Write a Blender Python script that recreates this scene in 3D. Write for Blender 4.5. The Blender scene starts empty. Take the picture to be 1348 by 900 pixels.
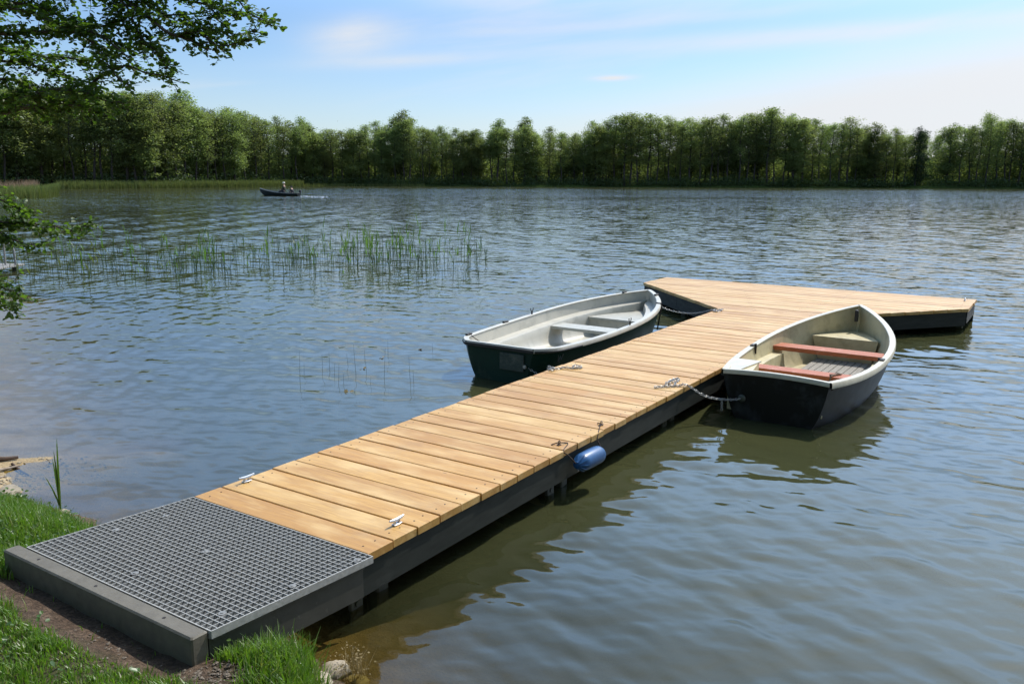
import bpy, math, random
import numpy as np
from mathutils import Vector, Matrix
rnd = random.Random(7)
rng = np.random.default_rng(11)
PI = math.pi
sc = bpy.context.scene
COL = sc.collection

# ---------------------------------------------------------------- camera frame
F, PITCH, ROLL, H = 1113.2, 0.19243, 0.004185, 2.25
YAW, CL, W = 0.582795, -4.1518, 1.3774
AX = np.array([math.sin(YAW), math.cos(YAW)])
NR = np.array([AX[1], -AX[0]])
RZ = PI / 2 - YAW

def ray(px, py):
    u, v = px - 674.0, py - 450.0
    c, s = math.cos(ROLL), math.sin(ROLL)
    u, v = c * u + s * v, -s * u + c * v
    c, s = math.cos(PITCH), math.sin(PITCH)
    d = (u / F, 1.0, -v / F)
    return np.array([d[0], d[1] * c + d[2] * s, -d[1] * s + d[2] * c])

def at_z(px, py, z):
    d = ray(px, py)
    k = (z - H) / d[2]
    return Vector((d[0] * k, d[1] * k, z))

def at_y(px, py, Y):
    d = ray(px, py)
    k = Y / d[1]
    return Vector((d[0] * k, Y, H + d[2] * k))

def J(s, t, z=0.0):                                  # jetty stations -> world
    p = s * AX + (t + CL) * NR
    return Vector((p[0], p[1], z))

def ST(x, y):
    return x * AX[0] + y * AX[1], x * NR[0] + y * NR[1] - CL

# ---------------------------------------------------------------- object helpers
def tag(o, label=None, cat=None, group=None, kind=None):
    if label: o['label'] = label
    if cat: o['category'] = cat
    if group: o['group'] = group
    if kind: o['kind'] = kind
    return o

def empty(name, loc=(0, 0, 0), rz=0.0):
    o = bpy.data.objects.new(name, None)
    o.empty_display_size = 0.1
    o.location = loc
    o.rotation_euler = (0, 0, rz)
    COL.objects.link(o)
    return o

def link_copy(o, parent=None):
    c = o.copy()
    COL.objects.link(c)
    c.parent = parent
    return c

class MB:
    def __init__(self):
        self.v, self.f, self.m = [], [], []
        self.cur = 0
    def add(self, vs, fs):
        b = len(self.v)
        self.v += [tuple(p) for p in vs]
        self.f += [tuple(b + i for i in f) for f in fs]
        self.m += [self.cur] * len(fs)
    def box(self, x0, x1, y0, y1, z0, z1, M=None):
        vs = [Vector((x, y, z)) for z in (z0, z1) for y in (y0, y1) for x in (x0, x1)]
        if M: vs = [M @ p for p in vs]
        self.add(vs, [(0, 2, 3, 1), (4, 5, 7, 6), (0, 1, 5, 4), (2, 6, 7, 3), (0, 4, 6, 2), (1, 3, 7, 5)])
    def rbox(self, x0, x1, y0, y1, z0, z1, b=0.006, M=None):        # chamfered box
        vs, fs = [], []
        ring = lambda i, z: [(x0 + i, y0 + i + b), (x0 + i + b, y0 + i), (x1 - i - b, y0 + i), (x1 - i, y0 + i + b),
                             (x1 - i, y1 - i - b), (x1 - i - b, y1 - i), (x0 + i + b, y1 - i), (x0 + i, y1 - i - b)]
        for i, z in ((b, z0), (0, z0 + b), (0, z1 - b), (b, z1)):
            vs += [Vector((x, y, z)) for x, y in ring(i, z)]
        for k in range(3):
            for j in range(8):
                a, c = k * 8 + j, k * 8 + (j + 1) % 8
                fs.append((a, c, c + 8, a + 8))
        fs += [tuple(range(7, -1, -1)), tuple(range(24, 32))]
        if M: vs = [M @ p for p in vs]
        self.add(vs, fs)
    def prism(self, poly, z0, z1):
        n = len(poly)
        vs = [(x, y, z0) for x, y in poly] + [(x, y, z1) for x, y in poly]
        fs = [tuple(range(n - 1, -1, -1)), tuple(range(n, 2 * n))]
        fs += [(i, (i + 1) % n, n + (i + 1) % n, n + i) for i in range(n)]
        self.add(vs, fs)
    def tube(self, pts, r, n=8, caps=True, closed=False):
        pts = [Vector(p) for p in pts]
        N = len(pts)
        rs = r if hasattr(r, '__len__') else [r] * N
        ref = None
        vs, fs = [], []
        for i, p in enumerate(pts):
            if closed: d = pts[(i + 1) % N] - pts[i - 1]
            else: d = pts[min(i + 1, N - 1)] - pts[max(i - 1, 0)]
            if d.length < 1e-9: d = Vector((0, 0, 1))
            d.normalize()
            if ref is None:
                ref = Vector((0, 0, 1)) if abs(d.z) < 0.9 else Vector((1, 0, 0))
            a = d.cross(ref)
            if a.length < 1e-6: a = d.orthogonal()
            a.normalize(); b = a.cross(d).normalized(); ref = b
            for k in range(n):
                th = 2 * PI * k / n
                vs.append(p + (a * math.cos(th) + b * math.sin(th)) * rs[i])
        for i in range(N if closed else N - 1):
            for k in range(n):
                q = ((i + 1) % N) * n
                fs.append((i * n + k, i * n + (k + 1) % n, q + (k + 1) % n, q + k))
        if caps and not closed:
            fs.append(tuple(range(n - 1, -1, -1)))
            fs.append(tuple(range((N - 1) * n, N * n)))
        self.add(vs, fs)
    def lathe(self, prof, n=16, M=None):             # prof: (radius, height) along local z
        pts = []
        for r_, z in prof:
            for k in range(n):
                p = Vector((r_ * math.cos(2 * PI * k / n), r_ * math.sin(2 * PI * k / n), z))
                pts.append(M @ p if M else p)
        fs = []
        for i in range(len(prof) - 1):
            for k in range(n):
                fs.append((i * n + k, i * n + (k + 1) % n, (i + 1) * n + (k + 1) % n, (i + 1) * n + k))
        fs.append(tuple(range(n - 1, -1, -1)))
        fs.append(tuple(range((len(prof) - 1) * n, len(prof) * n)))
        self.add(pts, fs)
    def grid(self, rows):                            # rows of equal length
        n = len(rows[0])
        vs = [p for r_ in rows for p in r_]
        fs = [(i * n + k, i * n + k + 1, (i + 1) * n + k + 1, (i + 1) * n + k) for i in range(len(rows) - 1) for k in range(n - 1)]
        self.add(vs, fs)
    def build(self, name, mats, parent=None, smooth=False):
        me = bpy.data.meshes.new(name)
        me.from_pydata(self.v, [], self.f)
        if not isinstance(mats, (list, tuple)): mats = [mats]
        for m in mats: me.materials.append(m)
        if len(mats) > 1: me.polygons.foreach_set('material_index', self.m)
        if smooth:
            me.polygons.foreach_set('use_smooth', [True] * len(self.f))
            if smooth != 'full':
                me.set_sharp_from_angle(angle=math.radians(40))
        me.update()
        o = bpy.data.objects.new(name, me)
        COL.objects.link(o)
        o.parent = parent
        return o

def np_mesh(name, verts, faces, mats, parent=None, smooth=False, attrs=None):
    """verts (N,3), faces (M,k) uniform k"""
    verts = np.asarray(verts, np.float32); faces = np.asarray(faces, np.int32)
    me = bpy.data.meshes.new(name)
    k = faces.shape[1]
    me.vertices.add(len(verts)); me.loops.add(faces.size); me.polygons.add(len(faces))
    me.vertices.foreach_set('co', verts.ravel())
    me.loops.foreach_set('vertex_index', faces.ravel())
    me.polygons.foreach_set('loop_start', np.arange(0, faces.size, k, dtype=np.int32))
    me.polygons.foreach_set('loop_total', np.full(len(faces), k, np.int32))
    me.polygons.foreach_set('use_smooth', np.full(len(faces), bool(smooth)))
    for m in (mats if isinstance(mats, (list, tuple)) else [mats]): me.materials.append(m)
    me.update(calc_edges=True)
    for an, av in (attrs or {}).items():
        a = me.attributes.new(an, 'FLOAT', 'POINT')
        a.data.foreach_set('value', np.asarray(av, np.float32))
    o = bpy.data.objects.new(name, me)
    COL.objects.link(o)
    o.parent = parent
    return o

# ---------------------------------------------------------------- materials
class NT:
    def __init__(self, name):
        self.m = bpy.data.materials.new(name)
        self.m.use_nodes = True
        self.t = self.m.node_tree
        self.t.nodes.clear()
        self.out = self.n('ShaderNodeOutputMaterial')
    def n(self, typ, **kw):
        x = self.t.nodes.new(typ)
        for k, v in kw.items(): setattr(x, k, v)
        return x
    def l(self, a, b): self.t.links.new(a, b)
    def set(self, node, **kw):
        for k, v in kw.items(): node.inputs[k.replace('_', ' ')].default_value = v
        return node
    def noise(self, vec, scale, detail=3, rough=0.55):
        x = self.n('ShaderNodeTexNoise')
        x.inputs['Scale'].default_value = scale; x.inputs['Detail'].default_value = detail; x.inputs['Roughness'].default_value = rough
        if vec is not None: self.l(vec, x.inputs['Vector'])
        return x
    def mapping(self, vec, scale=(1, 1, 1), rot=(0, 0, 0), loc=(0, 0, 0)):
        x = self.n('ShaderNodeMapping')
        x.inputs['Scale'].default_value = scale; x.inputs['Rotation'].default_value = rot; x.inputs['Location'].default_value = loc
        self.l(vec, x.inputs['Vector'])
        return x.outputs[0]
    def ramp(self, fac, stops):
        x = self.n('ShaderNodeValToRGB')
        el = x.color_ramp.elements
        while len(el) < len(stops): el.new(0.5)
        for e, (p, c) in zip(el, stops):
            e.position = p; e.color = (*c, 1) if len(c) == 3 else c
        self.l(fac, x.inputs[0])
        return x.outputs[0]
    def mix(self, fac, a, b, mode='MIX'):
        x = self.n('ShaderNodeMix', data_type='RGBA', blend_type=mode)
        for s, v in ((x.inputs[0], fac), (x.inputs[6], a), (x.inputs[7], b)):
            if hasattr(v, 'links'): self.l(v, s)
            elif isinstance(v, (int, float)): s.default_value = v
            else: s.default_value = (*v, 1)
        return x.outputs[2]
    def math(self, op, a, b=None, c=None, clamp=False):
        x = self.n('ShaderNodeMath', operation=op, use_clamp=clamp)
        for i, v in enumerate((a, b, c)):
            if v is None: continue
            if hasattr(v, 'links'): self.l(v, x.inputs[i])
            else: x.inputs[i].default_value = v
        return x.outputs[0]
    def bump(self, h, strength=0.3, dist=0.01):
        x = self.n('ShaderNodeBump')
        x.inputs['Strength'].default_value = strength; x.inputs['Distance'].default_value = dist
        self.l(h, x.inputs['Height'])
        return x.outputs[0]

def simple(name, c1, c2=None, rough=0.6, metal=0.0, scale=12.0, stretch=(1, 1, 1), bump=0.15, spec=0.5, detail=5, dirt=None, dirt_scale=3.0, dirt_amt=(0.5, 0.75), coat=0.0):
    k = NT(name)
    tc = k.n('ShaderNodeTexCoord').outputs['Object']
    v = k.mapping(tc, stretch)
    nz = k.noise(v, scale, detail)
    c2 = c2 or tuple(x * 0.75 for x in c1)
    col = k.mix(k.ramp(nz.outputs[0], [(0.3, (0, 0, 0)), (0.7, (1, 1, 1))]), c1, c2)
    if dirt:
        d = k.noise(tc, dirt_scale, 6, 0.65)
        col = k.mix(k.ramp(d.outputs[0], [(dirt_amt[0], (0, 0, 0)), (dirt_amt[1], (1, 1, 1))]), col, dirt)
    b = k.n('ShaderNodeBsdfPrincipled')
    k.l(col, b.inputs['Base Color'])
    b.inputs['Metallic'].default_value = metal
    b.inputs['Specular IOR Level'].default_value = spec
    b.inputs['Coat Weight'].default_value = coat
    r = k.n('ShaderNodeMapRange'); r.inputs['To Min'].default_value = max(0.02, rough - 0.1); r.inputs['To Max'].default_value = min(1, rough + 0.12)
    k.l(nz.outputs[0], r.inputs[0]); k.l(r.outputs[0], b.inputs['Roughness'])
    if bump: k.l(k.bump(nz.outputs[0], bump, 0.01), b.inputs['Normal'])
    k.l(b.outputs[0], k.out.inputs[0])
    return k.m

def leaf_mat(name, cols, trans=0.45, tcol=None, rough=0.4, gloss=0.06, objvar=0.0):
    k = NT(name)
    g = k.n('ShaderNodeNewGeometry')
    col = k.ramp(g.outputs['Random Per Island'], [(i / (len(cols) - 1), c) for i, c in enumerate(cols)])
    if objvar:
        oi = k.n('ShaderNodeObjectInfo')
        hs = k.n('ShaderNodeHueSaturation')
        mr = k.n('ShaderNodeMapRange'); mr.inputs['To Min'].default_value = 0.485 ; mr.inputs['To Max'].default_value = 0.515
        k.l(oi.outputs['Random'], mr.inputs[0]); k.l(mr.outputs[0], hs.inputs['Hue'])
        r2 = k.math('FRACT', k.math('MULTIPLY', oi.outputs['Random'], 7.31))
        mv = k.n('ShaderNodeMapRange'); mv.inputs['To Min'].default_value = 1 - objvar; mv.inputs['To Max'].default_value = 1 + objvar
        k.l(r2, mv.inputs[0]); k.l(mv.outputs[0], hs.inputs['Value'])
        k.l(col, hs.inputs['Color']); col = hs.outputs[0]
    d = k.n('ShaderNodeBsdfDiffuse'); k.l(col, d.inputs[0])
    t = k.n('ShaderNodeBsdfTranslucent')
    tm = k.mix(1.0, col, tcol or (1.5, 1.5, 0.7), 'MULTIPLY'); k.l(tm, t.inputs[0])
    m = k.n('ShaderNodeMixShader'); m.inputs[0].default_value = trans
    k.l(d.outputs[0], m.inputs[1]); k.l(t.outputs[0], m.inputs[2])
    res = m.outputs[0]
    if gloss:
        gl = k.n('ShaderNodeBsdfGlossy'); gl.inputs['Roughness'].default_value = rough
        m2 = k.n('ShaderNodeMixShader'); m2.inputs[0].default_value = gloss
        k.l(res, m2.inputs[1]); k.l(gl.outputs[0], m2.inputs[2]); res = m2.outputs[0]
    k.l(res, k.out.inputs[0])
    return k.m

def deck_mat():
    k = NT('new_larch_planks')
    tc = k.n('ShaderNodeTexCoord').outputs['Object']
    g = k.n('ShaderNodeNewGeometry')
    rp = g.outputs['Random Per Island']
    off = k.n('ShaderNodeCombineXYZ')
    k.l(k.math('MULTIPLY', rp, 37.0), off.inputs[0]); k.l(k.math('MULTIPLY', rp, 91.0), off.inputs[1]); k.l(k.math('MULTIPLY', rp, 13.0), off.inputs[2])
    va = k.n('ShaderNodeVectorMath', operation='ADD'); k.l(tc, va.inputs[0]); k.l(off.outputs[0], va.inputs[1])
    v = va.outputs[0]
    base = k.ramp(rp, [(0.0, (0.49, 0.25, 0.055)), (0.3, (0.58, 0.34, 0.098)), (0.55, (0.44, 0.225, 0.052)), (0.8, (0.60, 0.38, 0.125)), (1.0, (0.52, 0.28, 0.066))])
    warp = k.noise(k.mapping(v, (3, 1.2, 3)), 2.0, 3)
    vv = k.mix(0.06, v, warp.outputs['Color'])
    grain = k.noise(k.mapping(vv, (30, 1.6, 30)), 2.2, 6, 0.6)
    big = k.noise(k.mapping(v, (5, 1.3, 5)), 1.6, 4)
    fine = k.noise(k.mapping(v, (160, 5, 160)), 2.0, 3)
    col = k.mix(k.ramp(grain.outputs[0], [(0.36, (0, 0, 0)), (0.66, (0.62, 0.62, 0.62))]), base, (0.33, 0.165, 0.05))
    col = k.mix(k.ramp(big.outputs[0], [(0.45, (0, 0, 0)), (0.70, (0.6, 0.6, 0.6))]), col, (0.70, 0.49, 0.22))
    col = k.mix(k.ramp(fine.outputs[0], [(0.5, (0, 0, 0)), (0.8, (0.35, 0.35, 0.35))]), col, (0.35, 0.2, 0.08))
    vo = k.n('ShaderNodeTexVoronoi'); vo.inputs['Scale'].default_value = 3.1
    k.l(k.mapping(v, (2.6, 1.0, 2.6)), vo.inputs['Vector'])
    knot = k.ramp(vo.outputs['Distance'], [(0.028, (1, 1, 1)), (0.075, (0, 0, 0))])
    kn2 = k.math('MULTIPLY', knot, k.math('GREATER_THAN', k.noise(v, 0.9, 0).outputs[0], 0.42))
    col = k.mix(k.math('MULTIPLY', kn2, 0.75), col, (0.20, 0.09, 0.03))
    # weathered smudges
    st = k.noise(tc, 2.4, 6, 0.7)
    col = k.mix(k.ramp(st.outputs[0], [(0.56, (0, 0, 0)), (0.82, (0.5, 0.5, 0.5))]), col, (0.33, 0.23, 0.13))
    b = k.n('ShaderNodeBsdfPrincipled'); k.l(col, b.inputs['Base Color'])
    b.inputs['Roughness'].default_value = 0.5; b.inputs['Specular IOR Level'].default_value = 0.35
    k.l(k.bump(k.math('ADD', grain.outputs[0], k.math('MULTIPLY', fine.outputs[0], 0.5)), 0.25, 0.004), b.inputs['Normal'])
    k.l(b.outputs[0], k.out.inputs[0])
    return k.m

M = {}
M['deck'] = deck_mat()
M['screw'] = simple('rusted_screw_heads', (0.05, 0.035, 0.025), rough=0.5, metal=0.5)
M['fascia'] = simple('slate_painted_steel', (0.026, 0.030, 0.026), (0.017, 0.020, 0.017), rough=0.7, metal=0.0, scale=5, stretch=(1, 1, 4), dirt=(0.055, 0.058, 0.052), dirt_scale=4, dirt_amt=(0.62, 0.85), spec=.25)
M['pile'] = simple('wet_dark_steel', (0.10, 0.105, 0.09), (0.05, 0.055, 0.045), rough=0.5, metal=0.2, scale=14, dirt=(0.05, 0.055, 0.025), dirt_scale=8)
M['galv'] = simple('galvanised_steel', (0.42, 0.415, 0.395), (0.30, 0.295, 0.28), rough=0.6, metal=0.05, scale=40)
M['galv_clip'] = simple('dull_zinc_clip', (0.26, 0.26, 0.25), (0.18, 0.18, 0.175), rough=0.6, metal=0.3, scale=40)
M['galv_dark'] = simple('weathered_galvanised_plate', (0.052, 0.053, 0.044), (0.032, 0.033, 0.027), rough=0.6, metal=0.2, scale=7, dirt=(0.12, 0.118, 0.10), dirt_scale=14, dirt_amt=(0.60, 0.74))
M['kerb'] = simple('grey_recycled_beam', (0.145, 0.128, 0.098), (0.105, 0.094, 0.074), rough=0.62, scale=18, detail=8, bump=0.35, dirt=(0.15, 0.135, 0.105), dirt_scale=6, dirt_amt=(0.5, 0.8))
M['cleat'] = simple('cast_aluminium', (0.62, 0.62, 0.63), (0.45, 0.45, 0.46), rough=0.3, metal=0.9, scale=30)
M['chain'] = simple('zinc_chain', (0.46, 0.455, 0.44), (0.27, 0.265, 0.255), rough=0.42, metal=0.6, scale=60)
M['rope'] = simple('dark_cord', (0.05, 0.035, 0.03), rough=0.9, scale=60)
M['fender'] = simple('blue_vinyl', (0.010, 0.085, 0.24), (0.007, 0.06, 0.18), rough=0.36, scale=9, spec=0.5, bump=0.05, dirt=(0.10, 0.17, 0.26), dirt_scale=12, dirt_amt=(0.6, 0.85))
M['hull_green'] = simple('dark_green_gelcoat', (0.007, 0.036, 0.026), (0.005, 0.026, 0.019), rough=0.34, spec=.2, scale=5, bump=0.04, dirt=(0.035, 0.06, 0.045), dirt_scale=6, dirt_amt=(0.55, 0.8))
M['white_gel'] = simple('aged_white_gelcoat', (0.53, 0.50, 0.42), (0.44, 0.42, 0.36), rough=0.42, scale=4, bump=0.05, dirt=(0.30, 0.29, 0.24), dirt_scale=5, dirt_amt=(0.52, 0.82))
M['grey_seat'] = simple('grey_gelcoat_seat', (0.44, 0.43, 0.37), (0.37, 0.36, 0.315), rough=0.5, scale=7, dirt=(0.27, 0.27, 0.23), dirt_scale=9)
M['rubber'] = simple('black_rubber', (0.015, 0.015, 0.015), rough=0.6)
M['plate'] = simple('faded_outboard_board', (0.06, 0.075, 0.06), (0.035, 0.05, 0.042), rough=0.75, scale=20, stretch=(1, 1, 5), dirt=(0.13, 0.13, 0.10), dirt_scale=12)
M['hull_slate'] = simple('dark_slate_paint', (0.0095, 0.0095, 0.0075), (0.0065, 0.0065, 0.0055), rough=0.4, spec=.2, scale=5, bump=0.05, dirt=(0.045, 0.05, 0.05), dirt_scale=5, dirt_amt=(0.5, 0.8))
M['cream'] = simple('cream_gelcoat', (0.56, 0.485, 0.29), (0.47, 0.41, 0.245), rough=0.45, scale=4, bump=0.06, dirt=(0.27, 0.22, 0.12), dirt_scale=4.5, dirt_amt=(0.48, 0.8))
M['cream_rail'] = simple('cream_rail_gelcoat', (0.58, 0.53, 0.40), (0.47, 0.43, 0.33), rough=0.38, scale=9, bump=0.05, dirt=(0.33, 0.32, 0.26), dirt_scale=7, dirt_amt=(0.55, 0.85))
M['red_wood'] = simple('red_brown_painted_wood', (0.42, 0.125, 0.05), (0.33, 0.095, 0.04), rough=0.55, spec=.3, scale=9, stretch=(6, 1, 6), dirt=(0.50, 0.26, 0.18), dirt_scale=9, dirt_amt=(0.55, 0.8))
M['grey_wood'] = simple('weathered_grey_slats', (0.30, 0.285, 0.255), (0.20, 0.19, 0.17), rough=0.8, scale=10, stretch=(1, 12, 1))
M['rock'] = simple('pale_shore_stone', (0.36, 0.305, 0.225), (0.20, 0.17, 0.125), rough=0.85, scale=6, detail=10, bump=0.8, dirt=(0.14, 0.13, 0.09), dirt_scale=5, dirt_amt=(0.52, 0.7))
M['driftwood'] = simple('bleached_driftwood', (0.36, 0.30, 0.24), (0.17, 0.12, 0.08), rough=0.85, scale=14, stretch=(1, 1, 1), bump=0.5)
M['darkwood'] = simple('wet_dark_branch', (0.10, 0.055, 0.03), (0.05, 0.03, 0.02), rough=0.7, scale=14)
M['bark'] = simple('alder_bark', (0.085, 0.070, 0.055), (0.045, 0.036, 0.028), rough=0.9, scale=10, detail=8, bump=0.6)
M['far_bark'] = simple('grey_brown_bark', (0.035, 0.029, 0.023), (0.022, 0.018, 0.015), rough=0.95, scale=2, bump=0)
M['skin'] = simple('skin', (0.48, 0.29, 0.20), rough=0.6)
M['olive_cloth'] = simple('olive_jacket_cloth', (0.045, 0.05, 0.032), rough=0.9)
M['dark_cloth'] = simple('dark_cloth', (0.022, 0.024, 0.03), rough=0.9)
M['pale_cloth'] = simple('pale_hat_cloth', (0.70, 0.66, 0.58), rough=0.9)
M['boat_dark'] = simple('dark_blue_green_paint', (0.008, 0.013, 0.013), rough=0.5, spec=.2)
M['boat_grey'] = simple('grey_boat_interior', (0.15, 0.165, 0.155), rough=0.6)
M['foam'] = simple('white_wake_foam', (0.42, 0.46, 0.5), rough=0.6)
M['pebble'] = simple('mixed_pebbles', (0.20, 0.165, 0.13), (0.10, 0.08, 0.062), rough=0.9, scale=30)
M['leaf'] = leaf_mat('alder_leaves', [(0.040, 0.080, 0.014), (0.06, 0.11, 0.02), (0.08, 0.14, 0.028), (0.05, 0.095, 0.017)], 0.5, (1.8, 1.9, 0.6), 0.5, 0.035)
M['far_leaf'] = leaf_mat('far_crown_leaves', [(0.13, 0.172, 0.062), (0.165, 0.205, 0.075), (0.145, 0.185, 0.068), (0.185, 0.222, 0.09)], 0.62, (1.35, 1.4, 0.8), 0.5, 0.02, 0.28)
M['bush_leaf'] = leaf_mat('shore_thicket_leaves', [(0.055, 0.085, 0.030), (0.07, 0.105, 0.034), (0.042, 0.068, 0.026)], 0.4, (1.4, 1.5, 0.6), 0.5, 0.02)
M['dark_leaf'] = leaf_mat('dark_dense_leaves', [(0.024, 0.042, 0.018), (0.034, 0.056, 0.022), (0.028, 0.048, 0.018)], 0.3, (1.3, 1.4, 0.6), 0.5, 0.02)
M['grass'] = leaf_mat('bank_grass', [(0.075, 0.165, 0.018), (0.115, 0.215, 0.026), (0.15, 0.245, 0.04), (0.09, 0.19, 0.022), (0.22, 0.24, 0.09)], 0.45, (1.4, 1.5, 0.6), 0.4, 0.035)
M['weed'] = leaf_mat('broad_weed_leaves', [(0.07, 0.14, 0.03), (0.10, 0.17, 0.045), (0.055, 0.115, 0.022)], 0.4, (1.4, 1.5, 0.6), 0.4, 0.05)
M['reed'] = leaf_mat('green_reed', [(0.075, 0.135, 0.035), (0.105, 0.175, 0.048), (0.065, 0.115, 0.032)], 0.45, (1.3, 1.5, 0.5), 0.4, 0.03, 0.2)
M['reed_far'] = leaf_mat('fringe_reed_green', [(0.095, 0.125, 0.04), (0.12, 0.15, 0.05), (0.14, 0.155, 0.065)], 0.35, (1.3, 1.3, 0.8), 0.5, 0.0)
M['reed_dry'] = leaf_mat('dry_reed_straw', [(0.22, 0.16, 0.105), (0.27, 0.19, 0.13), (0.19, 0.145, 0.085)], 0.3, (1.2, 1.1, 0.9), 0.5, 0.0)
M['rush'] = leaf_mat('dark_rush_stalk', [(0.022, 0.03, 0.012), (0.035, 0.045, 0.018)], 0.1, (1, 1, 1), 0.5, 0.0)
M['straw'] = leaf_mat('dry_grass', [(0.25, 0.20, 0.11), (0.32, 0.26, 0.15), (0.2, 0.16, 0.08)], 0.3, (1.2, 1.1, 0.8), 0.5, 0.0)

# ---------------------------------------------------------------- shore terrain
T_K = [-30, -20, -12, -7.6, -5.3, -3.6, -2.9, -2.5, -2.1, -1.65, -1.3, 0, 1.1, 1.75, 2.4, 3.2, 5, 10]
S_K = [17, 12, 7.4, 5.0, 4.0, 3.36, 3.14, 2.98, 2.86, 2.72, 2.80, 2.66, 2.55, 2.42, 2.15, 1.9, 1.6, 1.0]

def fbm(x, y, seed=0, sc_=1.0):
    r = np.random.default_rng(seed); o = 0
    for i in range(14):
        k = sc_ * 2 ** (i / 3.0); a = r.uniform(0, 2 * PI); ph = r.uniform(0, 2 * PI)
        o = o + np.sin(k * (x * np.cos(a) + y * np.sin(a)) + ph + 1.3 * np.sin(k * .6 * (x * np.sin(a) - y * np.cos(a)))) / (k / sc_) ** .8
    return o / 4

def seg_dist(s, t, a, b):
    a = np.array(a, float); b = np.array(b, float); d = b - a
    u = np.clip(((s - a[0]) * d[0] + (t - a[1]) * d[1]) / (d @ d), 0, 1)
    return np.hypot(s - a[0] - u * d[0], t - a[1] - u * d[1]), u

def terrain(x, y):
    s, t = x * AX[0] + y * AX[1], x * NR[0] + y * NR[1] - CL
    shore = np.interp(t, T_K, S_K) + 0.05 * fbm(x, y, 3, 4.0)
    d = shore - s
    slope = np.interp(t, [-3.2, -2.0, -1.5, 3], [0.5, 0.62, 0.85, 0.95])
    d = d * slope
    land = np.where(d < 0.5, 0.62 * d - 0.30 * d * d, 0.235 + 0.32 * (1 - np.exp(-(d - 0.5) / 0.8)) * 0.55 + 0.03 * (d - 0.5))
    dd = np.maximum(0, -d / slope)
    wsl = np.interp(t, [-6, -3.2, -1.0, 1.2], [.085, .10, .16, .22])
    wat = -(wsl * dd + 0.012 * dd ** 2)
    z = np.where(d > 0, land, np.maximum(wat, -2.0))
    z = z + .052 * (1 - np.clip((d - .2) / .45, 0, 1) ** 2)
    ds, u = seg_dist(s, t, (2.75, -2.75), (3.95, -2.0))
    top = 0.15 - 0.155 * u ** 0.6
    z = np.maximum(z, top - 0.75 * np.maximum(ds - 0.05, 0) ** 1.5 - 0.2 * np.maximum(ds - .3, 0))
    ds2, u2 = seg_dist(s, t, (3.2, -3.1), (4.6, -4.6))
    z = np.maximum(z, -.05 - .10 * u2 - .28 * np.maximum(ds2 - .15, 0))
    z = z + np.where(d > 0, 1, 0) * .05 * np.exp(-np.maximum(0, np.abs(s - 1.75) - .16) ** 2 / .02) * np.exp(-np.maximum(0, np.abs(t - .65) - .85) ** 2 / .03)
    z = z + .06 * np.exp(-((s - 2.12) / .2) ** 2 - ((t - 1.58) / .13) ** 2)
    z = z + np.where(z > -0.2, 0.012, 0.03) * fbm(x, y, 5, 7.0)
    return z

def shade_masks(x, y):
    s, t = x * AX[0] + y * AX[1], x * NR[0] + y * NR[1] - CL
    z = terrain(x, y)
    sand = 1 / (1 + np.exp((t + 1.75 + 0.12 * fbm(x, y, 9, 5.0)) * 14))
    sand = np.maximum(sand, .35 / (1 + np.exp((z - 0.035) * 80)))
    return sand

dirt_px = [(20, 786, .24, .12), (70, 808, .28, .14), (125, 838, .30, .14), (185, 864, .24, .10), (290, 888, .12, .07), (270, 895, .16, .06)]
dirt_c = [(at_z(px, py, 0.33), a, b) for px, py, a, b in dirt_px]

def grass_density(x, y):
    s, t = x * AX[0] + y * AX[1], x * NR[0] + y * NR[1] - CL
    z = terrain(x, y)
    g = np.clip((z - 0.105) / 0.05, 0, 1)
    g = g * np.clip((t + 1.62 + 0.1 * fbm(x, y, 21, 6)) / 0.10, 0, 1)
    # dirt patches : ellipse long axis along the beam (t)
    for c, a, b in dirt_c:
        cs, ct = ST(c.x, c.y)
        e = ((t - ct) / a) ** 2 + ((s - cs) / b) ** 2
        g = g * np.clip((e - 0.75 + 0.35 * fbm(x, y, 22, 11)) / 0.5, 0.02, 1)
    # nothing grows under the grating
    under = (s > 1.84) & (s < 3.2) & (t > -0.02) & (t < 1.42)
    g = np.where(under, 0, g)
    return g

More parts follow.
